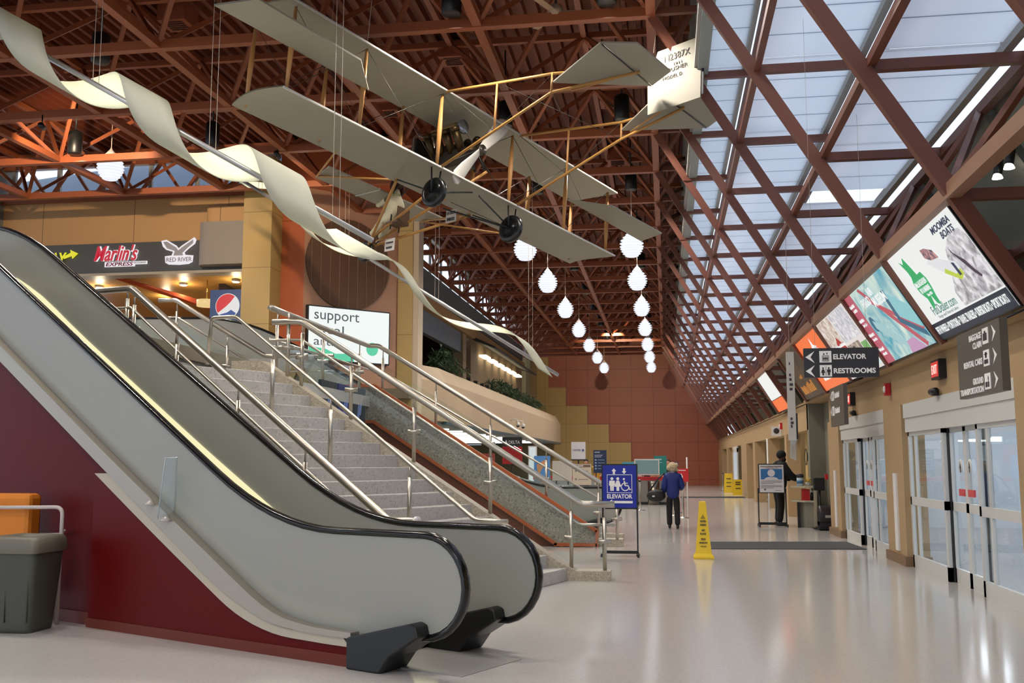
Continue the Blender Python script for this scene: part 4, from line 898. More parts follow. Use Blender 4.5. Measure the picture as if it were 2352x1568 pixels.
for sg in (-1, 1):
    m = MB(); m.prism([(sg * 2.95, -.53, .75), (sg * 3.75, -1.18, .75), (sg * 5.8, -1.22, .75), (sg * 6.05, -.52, .75)], (0, 0, .03)); m.build('aileron', fab, AP, local=True)
    MB().tube([(sg * 2.95, -.53, .79), (sg * 6.05, -.52, .79)], .012, 6).build('aileron_spar', dkm, AP, local=True)
    a = MB(); a.prism([(sg * 1.1, -3.0, 1.05), (sg * 1.78, -4.4, 1.05), (sg * .15, -4.35, 1.05)], (0, 0, .025)); a.prism([(sg * 1.78, -4.42, 1.05), (sg * 1.48, -4.88, 1.05), (sg * .42, -4.88, 1.05), (sg * .15, -4.38, 1.05)], (0, 0, .025)); a.build('tail_plane', fab, AP, local=True)
    MB().tube([(sg * 1.75, -4.41, 1.04), (sg * .18, -4.37, 1.04)], .012, 6).build('elevator_hinge', dkm, AP, local=True)
    MB().tube([(sg * 1.12, -.6, 1.5), (sg * 1.1, -3.0, 1.22), (sg * .75, -4.5, 1.08)], .026, 8).build('tail_boom', bam, AP, local=True)
    MB().tube([(sg * 1.12, -.6, .02), (sg * 1.1, -3.0, .88), (sg * .75, -4.5, 1.0)], .026, 8).build('tail_boom', bam, AP, local=True)
    for v, z0, z1 in ((-1.8, .44, 1.37), (-3.0, .88, 1.22)): MB().tube([(sg * 1.11, v, z0), (sg * 1.11, v, z1)], .02, 8).build('boom_post', sprc, AP, local=True)
    MB().tube([(sg * .95, -3.3, .9), (sg * .6, -4.45, 1.1)], .018, 6).build('tail_brace', sprc, AP, local=True)
    MB().tube([(sg * 1.08, .55, 0), (sg * .06, 2.25, -.7)], .03, 8).build('nose_boom', bam, AP, local=True)
    MB().tube([(sg * .28, -.5, .45), (sg * .1, 2.2, -.62)], .028, 8).build('engine_bearer', bam, AP, local=True)
    MB().tube([(sg * 1.08, .55, .02), (sg * 1.5, 2.35, .3)], .02, 8).build('canard_boom', bam, AP, local=True)
    MB().tube([(sg * 2.6, .55, .02), (sg * 1.5, 2.35, .3)], .02, 8).build('canard_boom', bam, AP, local=True)
    # wheels and undercarriage
    W_ = bpy.data.objects.new('wheel', None); C.objects.link(W_); W_.parent = AP
    c = V((sg * 1.13, -.5, -.45)); RX = Matrix.Rotation(pi / 2, 3, 'Y')
    MB().lathe([(.19, -.05), (.25, -.06), (.275, -.03), (.28, 0), (.275, .03), (.25, .06), (.19, .05), (.19, -.05)], c, 32, M=RX).build('tyre', rubber, W_, local=True)
    h = MB(); h.lathe([(0, -.05), (.03, -.05), (.03, .05), (0, .05)], c, 12, M=RX)
    for k in range(10): a = k * pi / 5; h.tube([c, c + V((0, .2 * cos(a), .2 * sin(a)))], .008, 5)
    h.build('hub', dkm, W_, local=True)
    u = MB()
    for p, q in (((sg * 1.0, -.5, .0), c + V((-sg * .07, 0, 0))), ((sg * 1.25, -.5, 0), c + V((sg * .07, 0, 0))), ((sg * 1.1, .5, 0), c), ((sg * .1, -.5, -.1), c), ((sg * .2, .5, -.15), c)): u.tube([p, q], .016, 6)
    u.build('undercarriage', dkm, AP, local=True)
cn = MB(); cn.prism([(-1.7, 1.78, .3), (-1.45, 2.45, .3), (1.45, 2.45, .3), (1.7, 1.78, .3)], (0, 0, .03)); cn.build('canard', fab, AP, local=True)
MB().bar((-.35, 1.76, .31), (-.35, 2.46, .31), .02, .05).build('canard_rib', mat('edge_white', '#c9c8c2', .5), AP, local=True)
fn = MB(); fn.prism([(0, -4.22, .62), (0, -4.2, 1.18), (0, -4.38, 1.74), (0, -5.2, 1.8), (0, -5.2, .7)], (.02, 0, 0)); F_ = fn.build('tail_fin', fab, AP, local=True)
MB().bar((.01, -5.235, .75), (.01, -5.235, 1.5), .02, .03).build('rudder_edge', dkm, AP, local=True)
ink = mat('stencil_ink', '#2b2724', .6)
TF = lambda v, z: ((.0, v, z), (0, -1, .02), (0, .02, 1))
for tx, v, z, w, h in (('N2387X', -4.52, 1.5, .48, .12), ('1911', -4.7, 1.4, .15, .05), ('PUSHER', -4.6, 1.3, .36, .07), ('MODEL D', -4.5, 1.17, .36, .06)):
    MB().text(tx, ((-.006, v, z), (0, -1, .06), (0, .06, 1)), w=w, h=h).build('lettering', ink, F_, local=True)
# engine
RZ = lambda c, m: m
MB().lohi((-.36, .82, .45), (.36, .95, 1.2)).build('radiator', mat('radiator_core', '#1d1a18', .5, .3, noise=.3, nscale=40), AP, local=True)
fr = MB()
for p, q in (((-.38, .88, .4), (-.38, .88, 1.2)), ((.38, .88, .4), (.38, .88, 1.2)), ((-.38, .88, 1.2), (-.28, .88, 1.32)), ((.38, .88, 1.2), (.28, .88, 1.32)), ((-.28, .88, 1.32), (.28, .88, 1.32)), ((-.38, .88, .42), (.38, .88, .42))): fr.bar(p, q, .04)
fr.build('radiator_frame', mat('radiator_frame', '#a49b8c', .35, .7), AP, local=True)
MB().lohi((-.16, -.3, .5), (.16, .72, .85)).build('crankcase', mat('crankcase', '#4a4640', .35, .8), AP, local=True)
for k in range(4):
    for sg in (-1, 1):
        y = -.15 + k * .24; c = V((sg * .1, y, .82)); d = V((sg * .55, 0, .83)); cy_ = MB()
        cy_.tube([c, c + d * .42], .08, 12); cy_.tube([c + d * .4, c + d * .48], .095, 12); cy_.build('cylinder', mat('cylinder_dark', '#4d3d26', .4, .8), AP, local=True)
MB().tube([(0, .72, 1.36), (0, .1, 1.4)], .11, 14).build('fuel_tank', mat('tank_brass', '#c9a878', .3, .6), AP, local=True)
MB().lathe([(0, -.03), (.14, -.03), (.15, 0), (.14, .03), (0, .03)], (0, -.05, 1.38), 24, M=Matrix.Rotation(pi / 2, 3, 'X')).build('tank_end', mat('tank_end', '#b7bfc6', .25, .8), AP, local=True)
ex = MB()
for k in range(4): ex.tube([(.3, -.15 + k * .24, 1.0), (.42, -.2 + k * .24, .8), (.45, -.3 + k * .24, .6)], .03, 8)
ex.build('exhaust_pipes', mat('exhaust', '#33302c', .4, .8), AP, local=True)
pr = MB(); hub = V((0, -.56, .78)); ax_ = V((.72, 0, .88)).normalized(); sd_ = V((-ax_.z, 0, ax_.x))
rings = []
for i in range(-12, 13):
    t = i / 12; r = 1.1 * t; wd = .07 + .085 * min(1, abs(t) * 1.5) - (.07 if abs(t) > .97 else 0); tw = .5 * (1 - abs(t) * .6) * (1 if t > 0 else -1)
    cd_ = sd_ * cos(tw) + V((0, 1, 0)) * sin(tw); nn_ = ax_.cross(cd_)
    rings.append([hub + ax_ * r + cd_ * (wd * cos(q)) + nn_ * (.02 * sin(q)) for q in [k * pi / 5 for k in range(10)]])
pr.loft(rings); pr.build('propeller', mat('propeller_white', '#d6d0c6', .35), AP, local=True)
hb = MB(); hb.lathe([(0, -.05), (.07, -.05), (.1, -.02), (.1, .06), (0, .06)], hub, 18, M=Matrix.Rotation(pi / 2, 3, 'X')); hb.build('propeller_hub', mat('hub_dark', '#5a544c', .35, .8), AP, local=True)
MB().tube([hub, (0, .0, .75)], .04, 10).build('propeller_shaft', dkm, AP, local=True)
# nose wheel with seat frame
W_ = bpy.data.objects.new('nose_wheel', None); C.objects.link(W_); W_.parent = AP
c = V((0, 2.39, -.82)); RX = Matrix.Rotation(pi / 2, 3, 'Y')
MB().lathe([(.16, -.045), (.2, -.055), (.225, 0), (.2, .055), (.16, .045), (.16, -.045)], c, 28, M=RX).build('tyre', rubber, W_, local=True)
h = MB(); h.lathe([(0, -.05), (.03, -.05), (.03, .05), (0, .05)], c, 12, M=RX)
for k in range(8): a = k * pi / 4; h.tube([c, c + V((0, .17 * cos(a), .17 * sin(a)))], .008, 5)
h.build('hub', dkm, W_, local=True)
u = MB()
for sg in (-1, 1): u.tube([c + V((sg * .07, 0, 0)), (sg * .07, 2.1, -.6)], .015, 6); u.tube([(sg * .12, 1.6, -.5), (sg * .12, 1.6, .3), (sg * .1, 1.2, .6)], .014, 6)
u.build('nose_fork', dkm, AP, local=True)
MB().lohi((-.17, 1.4, -.38), (.17, 1.7, -.35)).lohi((-.17, 1.38, -.38), (.17, 1.4, -.05)).build('seat', mat('seat_wood', '#4a331c', .5), AP, local=True)
sw = MB(); sw.tube(arc((0, 1.72, .12), .14, 0, 2 * pi, 16, (1, 0, 0), (0, .3, .95)), .012, 6); sw.tube([(0, 1.72, .12), (0, 2.1, -.55)], .014, 6); sw.build('control_wheel', dkm, AP, local=True)
wi = MB(); sts = (-4.6, -3.05, -1.12, 1.0, 2.9, 4.55)
for v in (.5, -.5):
    for a, b in zip(sts[:-1], sts[1:]): wi.tube([(a, v, .05), (b, v, 1.48)], .006, 4); wi.tube([(a, v, 1.48), (b, v, .05)], .006, 4)
for sg in (-1, 1):
    wi.tube([(sg * 1.1, -1.8, .44), (sg * 1.1, -3, 1.22)], .005, 4); wi.tube([(sg * 1.1, -.6, 1.5), (sg * 1.1, -1.8, .44)], .005, 4); wi.tube([(sg * 1.1, -1.8, 1.37), (-sg * 1.1, -3, .88)], .005, 4)
    wi.tube([(sg * .3, .4, 0), (sg * 1.13, -.5, -.45)], .006, 4)
wi.build('bracing_wires', wire, AP, local=True)
for u in (-3.05, 2.9):
    for v in (.5, -.5): MB().tube([(u, v, 1.55), (u - .2 * 0, v, 2.9)], .006, 5).build('cable', mat('cable_grey', '#b8a99c', .5), AP, local=True)
MB().tube([(0, -4.3, 1.75), (.1, -4.3, 2.6)], .006, 5).build('cable', mat('cable_grey', '#b8a99c', .5), AP, local=True)
ROT = AP.rotation_euler.to_matrix(); LOC = AP.location.copy()
def hung_sign(lab, v, z, w, h, lines, u=.55):
    t = thing('hanging_placard', lab, 'placard', LOC + ROT @ V((u, v, z)), 'placards on the aeroplane'); t.rotation_euler = AP.rotation_euler
    MB().lohi((-.006, -w / 2, -h), (.006, w / 2, 0)).build('board', mat('placard_white', '#cfc6bc', .5), t, local=True)
    for tx, y0, z0, tw, th in lines: MB().text(tx, ((-.012, y0, z0), (0, -1, 0), (0, 0, 1)), w=tw, h=th, bold=.03).build('lettering', ink, t, local=True)
hung_sign('white placard with black lettering under the right nose boom', .45, -.12, .27, .26, (("LV CPOT", .11, -.1, .21, .065), ('FARGO', .1, -.23, .2, .07)), .4)
hung_sign('white placard with a small drawing hanging behind the nose wheel', 1.75, -.62, .27, .26, (('====', .1, -.1, .2, .03), ('~~~~', .09, -.22, .17, .06)), .05)
# seated stuffed pilot figure
def skin(name, pts, edges, m, parent, sub=1, local=True, root=0):
    """a body grown over joints: pts = [(position, radius)]"""
    bm = bmesh.new(); ly = bm.verts.layers.skin.verify(); vs = []
    o0 = V((0, 0, 0)) if local else root_loc(parent)
    for i, (p, r) in enumerate(pts):
        v = bm.verts.new(V(p) - o0); r = r if hasattr(r, '__len__') else (r, r); v[ly].radius = r; v[ly].use_root = (i == root); vs.append(v)
    for a, b in edges: bm.edges.new((vs[a], vs[b]))
    me = bpy.data.meshes.new(name); bm.to_mesh(me); bm.free(); me.materials.append(m); o = bpy.data.objects.new(name, me); C.objects.link(o); o.parent = parent
    k = o.modifiers.new('skin', 'SKIN'); k.use_smooth_shade = True; s = o.modifiers.new('sub', 'SUBSURF'); s.levels = s.render_levels = sub; return o
PD = thing('stuffed_pilot', 'stuffed pilot figure in a cream suit and brown fur cap seated on the aeroplane', 'stuffed figure', LOC + ROT @ V((0, 1.55, -.34))); PD.rotation_euler = AP.rotation_euler
skin('body', [((0, 0, .08), .16), ((0, .03, .3), .185), ((0, .06, .5), .15), ((0, .08, .62), .06), ((0, .12, .76), .11), ((.12, .3, .08), .08), ((.12, .5, -.15), .07), ((.12, .62, -.18), .06), ((-.12, .3, .08), .08), ((-.12, .5, -.15), .07), ((-.12, .62, -.18), .06), ((.2, .1, .48), .06), ((.26, .3, .35), .05), ((.15, .45, .42), .045), ((-.2, .1, .48), .06), ((-.26, .3, .35), .05), ((-.15, .45, .42), .045)],
     [(0, 1), (1, 2), (2, 3), (3, 4), (0, 5), (5, 6), (6, 7), (0, 8), (8, 9), (9, 10), (2, 11), (11, 12), (12, 13), (2, 14), (14, 15), (15, 16)], mat('pilot_cream', '#c9c0a0', .8, noise=.1, nscale=12), PD, 2)
MB().ball((0, .09, .84), (.13, .15, .11)).ball((.12, .08, .78), (.05, .08, .12)).ball((-.12, .08, .78), (.05, .08, .12)).build('fur_cap', mat('fur_brown', '#3c2115', .9, noise=.3, nscale=40), PD, local=True)
MB().tube([(-.15, .1, .56), (0, .02, .6), (.15, .1, .56), (.12, .2, .5), (-.1, .2, .5), (-.15, .1, .56)], .05, 8).build('scarf', mat('scarf_green', '#a9a878', .8), PD, local=True)
# ================================================================ ADVERTISING PANELS on the slope over the entrance
aU, aV = V((0, -1, 0)), V((-.526, 0, .85)); aN = aU.cross(aV)
def ad(y_far, lab, name='advertising_panel'):
    O = V((3.47, y_far - .12, 3.14)) + aN * .03
    t = thing(name, lab, 'advertisement', O, 'backlit advertising panels over the entrance')
    F = lambda u, v, d=0.0: O + aU * u + aV * v + aN * d
    MB().prism([F(0, -.02, -.1), F(2.83, -.02, -.1), F(2.83, 1.22, -.1), F(0, 1.22, -.1)], aN * .1).build('housing', black, t)
    def poly(nm, pts, m, d): return MB().prism([F(u, v, d) for u, v in pts], aN * .002).build(nm, m, t)
    def rect(nm, u0, v0, u1, v1, m, d): return poly(nm, [(u0, v0), (u1, v0), (u1, v1), (u0, v1)], m, d)
    def txt(body, u, v, w, h, m, d=.012, sh=0, bo=.02, sl=0.0):
        return MB().text(body, (F(u, v, d), aU * cos(sl) + aV * sin(sl), aV * cos(sl) - aU * sin(sl)), w=w, h=h, shear=sh, bold=bo, depth=.002).build('lettering', m, t)
    return t, F, poly, rect, txt
def lumnoise(name, c0, c1, scale, s=.9, dist=0.0):
    m = lum(name, c0, s); n = m.node_tree; b = n.nodes['Principled BSDF']
    tc = n.nodes.new('ShaderNodeTexCoord'); z = n.nodes.new('ShaderNodeTexNoise'); z.inputs['Scale'].default_value = scale; z.inputs['Detail'].default_value = 5; z.inputs['Distortion'].default_value = dist
    r = n.nodes.new('ShaderNodeValToRGB'); r.color_ramp.elements[0].position = .35; r.color_ramp.elements[1].position = .65; r.color_ramp.elements[0].color = rgb(c0); r.color_ramp.elements[1].color = rgb(c1)
    n.links.new(tc.outputs['Object'], z.inputs['Vector']); n.links.new(z.outputs['Fac'], r.inputs['Fac']); n.links.new(r.outputs['Color'], b.inputs['Emission Color']); return m
adw = lum('ad_white', '#eef0ee', .95); navy = lum('ad_navy', '#0e2238', .8); grn = lum('ad_green', '#23b16a', .85); adtxt = lum('ad_text_white', '#f2f4f4', .95); adgrey = lum('ad_text_grey', '#7f9a98', .7); adnavy = lum('ad_text_navy', '#33405e', .7)
t, F, poly, rect, txt = ad(13.2, 'large white backlit panel with a green logo, a wake boat and a navy strip')
rect('face', .02, 0, 2.81, 1.2, adw, .002); rect('strip', .02, 0, 2.81, .22, navy, .005)
poly('wake', [(1.5, .24), (2.8, .24), (2.8, .95), (2.45, 1.0), (2.05, .86), (1.75, .6), (1.5, .42)], lumnoise('ad_wake', '#8f8a90', '#f0eef2', 9, .9, .6), .004)
poly('logo', [(.42, 1.08), (.52, 1.02), (.63, 1.1), (.7, .95), (.74, .83), (.9, .84), (.96, .74), (.94, .62), (.88, .5), (.86, .38), (.76, .42), (.72, .55), (.64, .42), (.5, .36), (.54, .52), (.44, .62), (.42, .76), (.5, .84), (.5, .92)], grn, .006)
txt("McLAUGHLIN", .46, .69, .46, .075, adtxt); txt("RV & MARINE", .5, .6, .4, .07, adtxt); txt('Since 1936', .64, .54, .2, .04, adtxt)
txt('FunDealer.com', .42, .3, .95, .12, lum('ad_teal', '#3f8a84', .7), bo=0); txt('Fargo and Detroit Lakes', .5, .235, .8, .05, adgrey, bo=0)
txt('FIFTH WHEELS \u2022 PONTOONS \u2022 TRAVEL TRAILERS \u2022 SURFSKI BOATS \u2022 SPORT BOATS', .1, .07, 2.6, .1, adtxt)
txt('MOOMBA', 2.02, 1.06, .66, .08, adnavy, sh=.3, bo=.03); txt('BOATS', 2.2, .96, .46, .08, adnavy, sh=.3, bo=.03)
poly('boat_hull', [(1.3, .86), (1.55, .7), (1.95, .52), (2.12, .56), (2.1, .7), (1.8, .8), (1.5, .92)], lum('boat_white', '#e7e6ea', .9), .008)
poly('boat_stripe', [(1.62, .66), (1.95, .5), (2.12, .55), (2.1, .62), (1.92, .58), (1.7, .7)], lum('boat_lime', '#c5d84a', .85), .011); poly('boat_stern', [(1.98, .55), (2.05, .55), (2.04, .7), (1.97, .72)], adnavy, .013)
poly('boat_crew', [(1.35, .92), (1.5, .86), (1.75, .84), (1.7, .95), (1.5, 1.02), (1.36, 1.03)], lumnoise('ad_crew', '#4a4a66', '#e9a8a0', 22, .8), .011)
poly('surfer', [(2.15, .86), (2.2, .78), (2.36, .66), (2.44, .52), (2.52, .44), (2.48, .42), (2.38, .5), (2.28, .64), (2.16, .8)], lum('surfer', '#4a3c50', .7), .011)
t, F, poly, rect, txt = ad(16.27, 'teal backlit museum panel with a red side strip and a biplane drawing')
teal = lumnoise('ad_sky', '#4fa9bd', '#dff0e4', 2.2, .85, 1.0)
rect('face', .02, 0, 2.81, 1.2, teal, .002); rect('side_strip', .02, 0, .5, 1.2, lum('ad_rose', '#c25c70', .85), .005)
def scribble(u, v, w, h, m, n=9, d=.012):
    k = MB(); r_ = random.Random(int(u * 999 + v * 77)); x = u
    for q in range(n):
        ww = w / n * r_.uniform(.5, .95); hh = h * r_.uniform(.6, 1.0); k.prism([F(x, v, d), F(x + ww, v, d), F(x + ww, v + hh, d), F(x, v + hh, d)], aN * .002); x += w / n
    return k.build('print_marks', m, t)
for i in range(4): scribble(.06, 1.0 - .26 * i, .32, .06, adtxt); scribble(.12, .92 - .26 * i, .26, .05, adtxt, 6)
for a, b in (((1.0, 1.16), (2.5, .0)), ((1.25, .9), (2.75, .2))): poly('smoke_trail', [a, (a[0] + .12, a[1] + .02), (b[0] + .06, b[1] + .05), (b[0] - .06, b[1])], lum('ad_trail', '#c85a68', .8), .006)
txt('FARGO', .85, .88, .5, .14, adtxt); txt('AIR', 1.42, .98, .3, .12, adtxt); txt('MUSEUM', 1.42, .8, .75, .15, adtxt)
steelb = lum('ad_plane_blue', '#2f6f8d', .75)
poly('plane_nose', [(.72 + .14 * cos(a), .62 + .13 * sin(a)) for a in [k * pi / 8 for k in range(16)]], steelb, .008)
poly('plane_body', [(.75, .68), (1.1, .55), (1.7, .2), (1.75, .08), (1.6, .1), (1.0, .38), (.72, .55)], lum('ad_plane_pale', '#a6cfd4', .85), .010)
poly('plane_wing', [(2.05, .95), (2.2, .95), (2.12, .5), (2.8, .2), (2.8, .1), (2.0, .45)], steelb, .011); poly('plane_panel', [(2.2, .9), (2.78, .6), (2.78, .25), (2.14, .52)], lum('ad_aqua', '#8fcfd6', .85), .009); poly('plane_tail', [(1.6, .0), (2.4, .0), (2.1, .2), (1.7, .18)], lum('ad_lilac', '#cf9fc6', .8), .010)
t, F, poly, rect, txt = ad(19.34, 'backlit panel with a collage of room and book shop photographs')
rect('face', .02, 0, 2.81, 1.2, lum('ad_collage_base', '#e4ddd8', .9), .002)
for i, (u0, v0, u1, v1, c0, c1) in enumerate(((.1, .62, 1.3, 1.18, '#b99a86', '#f2e9e2'), (1.36, .62, 2.75, 1.18, '#b9b9c2', '#f6f4f6'), (.1, .06, 1.3, .56, '#8a2018', '#e8c49a'), (1.36, .06, 2.3, .56, '#3a2f33', '#dcc9b4'))): rect('photo', u0, v0, u1, v1, lumnoise('ad_photo_%d' % i, c0, c1, 7, .85, 1.5), .006)
poly('red_roof', [(.5, .56), (.95, .8), (1.3, .56), (1.3, .3), (.5, .3)], lum('ad_red', '#b51f1c', .8), .009); scribble(.2, .6, 1.2, .07, adtxt, 18); rect('green_card', 2.36, .3, 2.78, .5, lum('ad_leaf', '#7ab46a', .8), .007); rect('pale_card', 2.36, .06, 2.78, .28, lum('ad_pale', '#cfe4e8', .9), .007)
t, F, poly, rect, txt = ad(22.41, 'bright orange backlit panel with white lettering partly behind a hanging sign')
rect('face', .02, 0, 2.81, 1.2, lum('ad_orange', '#f4733a', .95), .002); scribble(.5, .62, 1.6, .26, adtxt, 9); poly('splash', [(1.4, .86), (1.6, .95), (1.75, 1.12), (1.8, .95), (2.05, .9), (1.8, .82), (1.5, .8)], adtxt, .006); scribble(.7, .2, .9, .14, adtxt, 8)
t, F, poly, rect, txt = ad(25.48, 'dark backlit panel with a brown picture and orange lettering')
rect('face', .02, 0, 2.81, 1.2, lumnoise('ad_dark', '#1c1813', '#5c4526', 3, .6), .002); scribble(1.1, .5, .4, .1, lum('ad_amber', '#c07a2a', .8), 3); scribble(.4, .12, 1.9, .28, lum('ad_amber', '#c07a2a', .8), 8)
t, F, poly, rect, txt = ad(31.62, 'small far backlit panel, white above and orange below')
rect('face', .02, .4, 2.81, 1.2, adw, .002); rect('orange_base', .02, 0, 2.81, .38, lum('ad_orange', '#f4733a', .95), .003)

# ================================================================ HANGING SIGNS
sgd = mat('sign_charcoal', '#2e2e33', .45); sgw = mat('sign_letter_white', '#d9d6d2', .5, emit=.12, ecol='#ffffff'); sgb = mat('sign_bronze', '#57524b', .4)
def person_icon(m, o, X, Y, N, s, woman=False):
    def P(x, y): return o + X * (x * s) + Y * (y * s)
    m.prism([P(.11 * cos(a), .88 + .11 * sin(a)) for a in [k * pi / 6 for k in range(12)]], N * .003)
    if woman: m.prism([P(-.1, .74), P(.1, .74), P(.26, .3), P(.1, .3), P(.1, 0), P(-.1, 0), P(-.1, .3), P(-.26, .3)], N * .003)
    else: m.prism([P(-.2, .74), P(.2, .74), P(.22, .38), P(.14, .38), P(.12, 0), P(.01, 0), P(.01, .35), P(-.01, .35), P(-.01, 0), P(-.12, 0), P(-.14, .38), P(-.22, .38)], N * .003)
def chevron(m, o, X, Y, N, s, flip=1): m.prism([o + X * (flip * x * s) + Y * (y * s) for x, y in ((0, .5), (.75, 1), (.42, .5), (.75, 0))], N * .003)
t = thing('hanging_sign', 'charcoal hanging sign reading Elevator and Restrooms with left arrows', 'hanging sign', (2.04, 12, 2.75))
MB().lohi((1.615, 12, 2.58), (2.455, 12.06, 2.925)).build('board', sgd, t)
m = MB(); Xn, Zn, Nn = X_, Z_, V((0, -1, 0))
for z, tx, w in ((2.79, 'ELEVATOR', .37), (2.625, 'RESTROOMS', .47)):
    MB().text(tx, ((1.945, 11.995, z), X_, Z_), w=w, h=.062, bold=.03).build('lettering', sgw, t)
    k = MB(); chevron(k, V((1.63, 11.998, z - .04)), X_, Z_, Nn, .14); k.build('arrow', sgw, t); MB().lohi((1.79, 11.994, z - .035), (1.925, 12, z + .1)).build('icon_plate', sgw, t)
k = MB(); person_icon(k, V((1.825, 11.993, 2.605)), X_, Z_, Nn, .095, True); person_icon(k, V((1.89, 11.993, 2.605)), X_, Z_, Nn, .095); k.lohi((1.855, 11.99, 2.6), (1.859, 11.993, 2.71)); k.build('icon', sgd, t)
k = MB()
for q in ((1.82, 2.77, 1.895, 2.775), (1.82, 2.83, 1.895, 2.835), (1.82, 2.77, 1.825, 2.835), (1.89, 2.77, 1.895, 2.835)): k.lohi((q[0], 11.99, q[1]), (q[2], 11.993, q[3]))
for x in (1.838, 1.857, 1.876): person_icon(k, V((x, 11.993, 2.78)), X_, Z_, Nn, .042)
k.prism([(1.83, 11.993, 2.845), (1.85, 11.993, 2.845), (1.84, 11.993, 2.87)], (0, -.003, 0)).prism([(1.865, 11.993, 2.868), (1.885, 11.993, 2.868), (1.875, 11.993, 2.845)], (0, -.003, 0)); k.build('icon', sgd, t)
for x in (1.75, 2.33): MB().tube([(x, 12.03, 2.92), (x, 12.03, 8.0 if x < 2 else 6.2)], .002, 5).build('hanger', mat('cable_grey', '#b8a99c', .5), t)
t = thing('hanging_sign', 'tall bronze hanging sign for Baggage Claim, Rental Cars and Ground Transportation', 'hanging sign', (3.0, 10.2, 2.57))
MB().lohi((3.0, 9.5, 2.24), (3.07, 10.84, 2.9)).build('board', sgb, t)
Xs = V((0, -1, 0)); Ns = V((-1, 0, 0))
for ls, z in ((('BAGGAGE', 'CLAIM'), 2.78), (('RENTAL CARS',), 2.53), (('GROUND', 'TRANSPORTATION'), 2.35)):
    for i, l in enumerate(ls):
        MB().text(l, ((2.996, 10.02, z - .085 * i - (.0 if len(ls) > 1 else .0)), Xs, Z_), h=.062, w=.066 * len(l) * .82, align='R', bold=.02).build('lettering', sgw, t)
    zc = z - (.04 if len(ls) > 1 else 0)
    MB().lohi((2.994, 9.82, zc - .03), (3.0, 9.985, zc + .12)).build('icon_plate', sgw, t); k = MB(); chevron(k, V((2.998, 9.6, zc - .03)), Xs, Z_, Ns, .15, -1); k.build('arrow', sgw, t)
    k = MB()
    if l == 'CLAIM': k.lohi((2.99, 9.85, zc), (2.994, 9.955, zc + .07)).lohi((2.99, 9.885, zc + .07), (2.994, 9.92, zc + .09))
    elif l == 'RENTAL CARS': k.lohi((2.99, 9.85, zc - .01), (2.994, 9.955, zc + .03)).lohi((2.99, 9.88, zc + .045), (2.994, 9.92, zc + .1)).lohi((2.99, 9.86, zc + .075), (2.994, 9.945, zc + .085))
    else: k.lohi((2.99, 9.85, zc - .01), (2.994, 9.89, zc + .04)).lohi((2.99, 9.91, zc - .01), (2.994, 9.955, zc + .04)); person_icon(k, V((2.994, 9.87, zc + .045)), Xs, Z_, Ns, .05)
    k.build('icon', sgd, t)
for y in (9.8, 10.6): MB().tube([(3.05, y, 2.89), (3.52, y, 3.1)], .012, 6).build('hanger', black, t)
t = thing('hanging_sign', 'bronze hanging sign with two left arrows beside the farther entrance door', 'hanging sign', (3.12, 19.0, 2.6))
MB().lohi((3.1, 18.2, 2.26), (3.17, 19.65, 2.98)).build('board', sgb, t)
for i, z in enumerate((2.74, 2.46)):
    k = MB(); chevron(k, V((3.098, 19.6, z)), Xs, Z_, Ns, .16); k.build('arrow', sgw, t); MB().lohi((3.094, 19.2, z), (3.1, 19.42, z + .17)).build('icon_plate', sgw, t); k = MB(); person_icon(k, V((3.094, 19.31, z + .02)), Xs, Z_, Ns, .13, i == 1); k.build('icon', sgd, t)
    m = MB()
    for q in range(5): m.lohi((3.094, 19.1 - .1 * q - .07, z + .03), (3.1, 19.1 - .1 * q, z + .13 - .02 * (q % 2)))
    m.build('print_marks', sgw, t)
for y in (18.5, 19.4): MB().tube([(3.15, y, 2.97), (3.52, y, 3.1)], .012, 6).build('hanger', black, t)
t = thing('hanging_banner', 'tall narrow white hanging sign seen edge on left of the elevator sign', 'hanging sign', (2.19, 18.2, 2.8))
MB().lohi((2.12, 18.0, 1.98), (2.25, 18.06, 3.53)).build('board', mat('banner_white', '#bdb9b2', .5), t); MB().lohi((2.25, 18.0, 2.0), (2.28, 18.5, 2.45)).build('frame', black, t)
m = MB()
for z, w_ in ((2.2, .03), (2.26, .05), (2.33, .03), (2.85, .05), (2.93, .06), (3.02, .04), (3.1, .03), (3.3, .02)): m.lohi((2.16, 17.994, z), (2.16 + w_, 18.0, z + .045))
m.build('print_marks', sgd, t)
MB().prism([(2.14, 18.02, 1.98), (2.3, 18.3, 2.0), (2.27, 18.25, 1.62), (2.12, 18.02, 1.68)], (.004, -.004, 0)).build('clear_flap', acr, t); MB().tube([(2.18, 18.03, 3.53), (2.18, 18.03, 6.0)], .004, 6).build('hanger', mat('cable_grey', '#b8a99c', .5), t)
for yy, l in ((28.5, 'over the right hand openings'),):
    t = thing('blade_sign', 'small white sign with a dark symbol %s' % l, 'sign', (3.5, yy + 4, 2.55)); MB().lohi((3.3, yy + 4, 2.42), (3.6, yy + 4.04, 2.72)).build('board', white, t); MB().lathe([(.05, 0), (.09, 0), (.09, .006), (.05, .006)], (3.45, yy + 3.995, 2.58), 18, M=Matrix.Rotation(pi / 2, 3, 'X')).build('symbol', sgd, t)

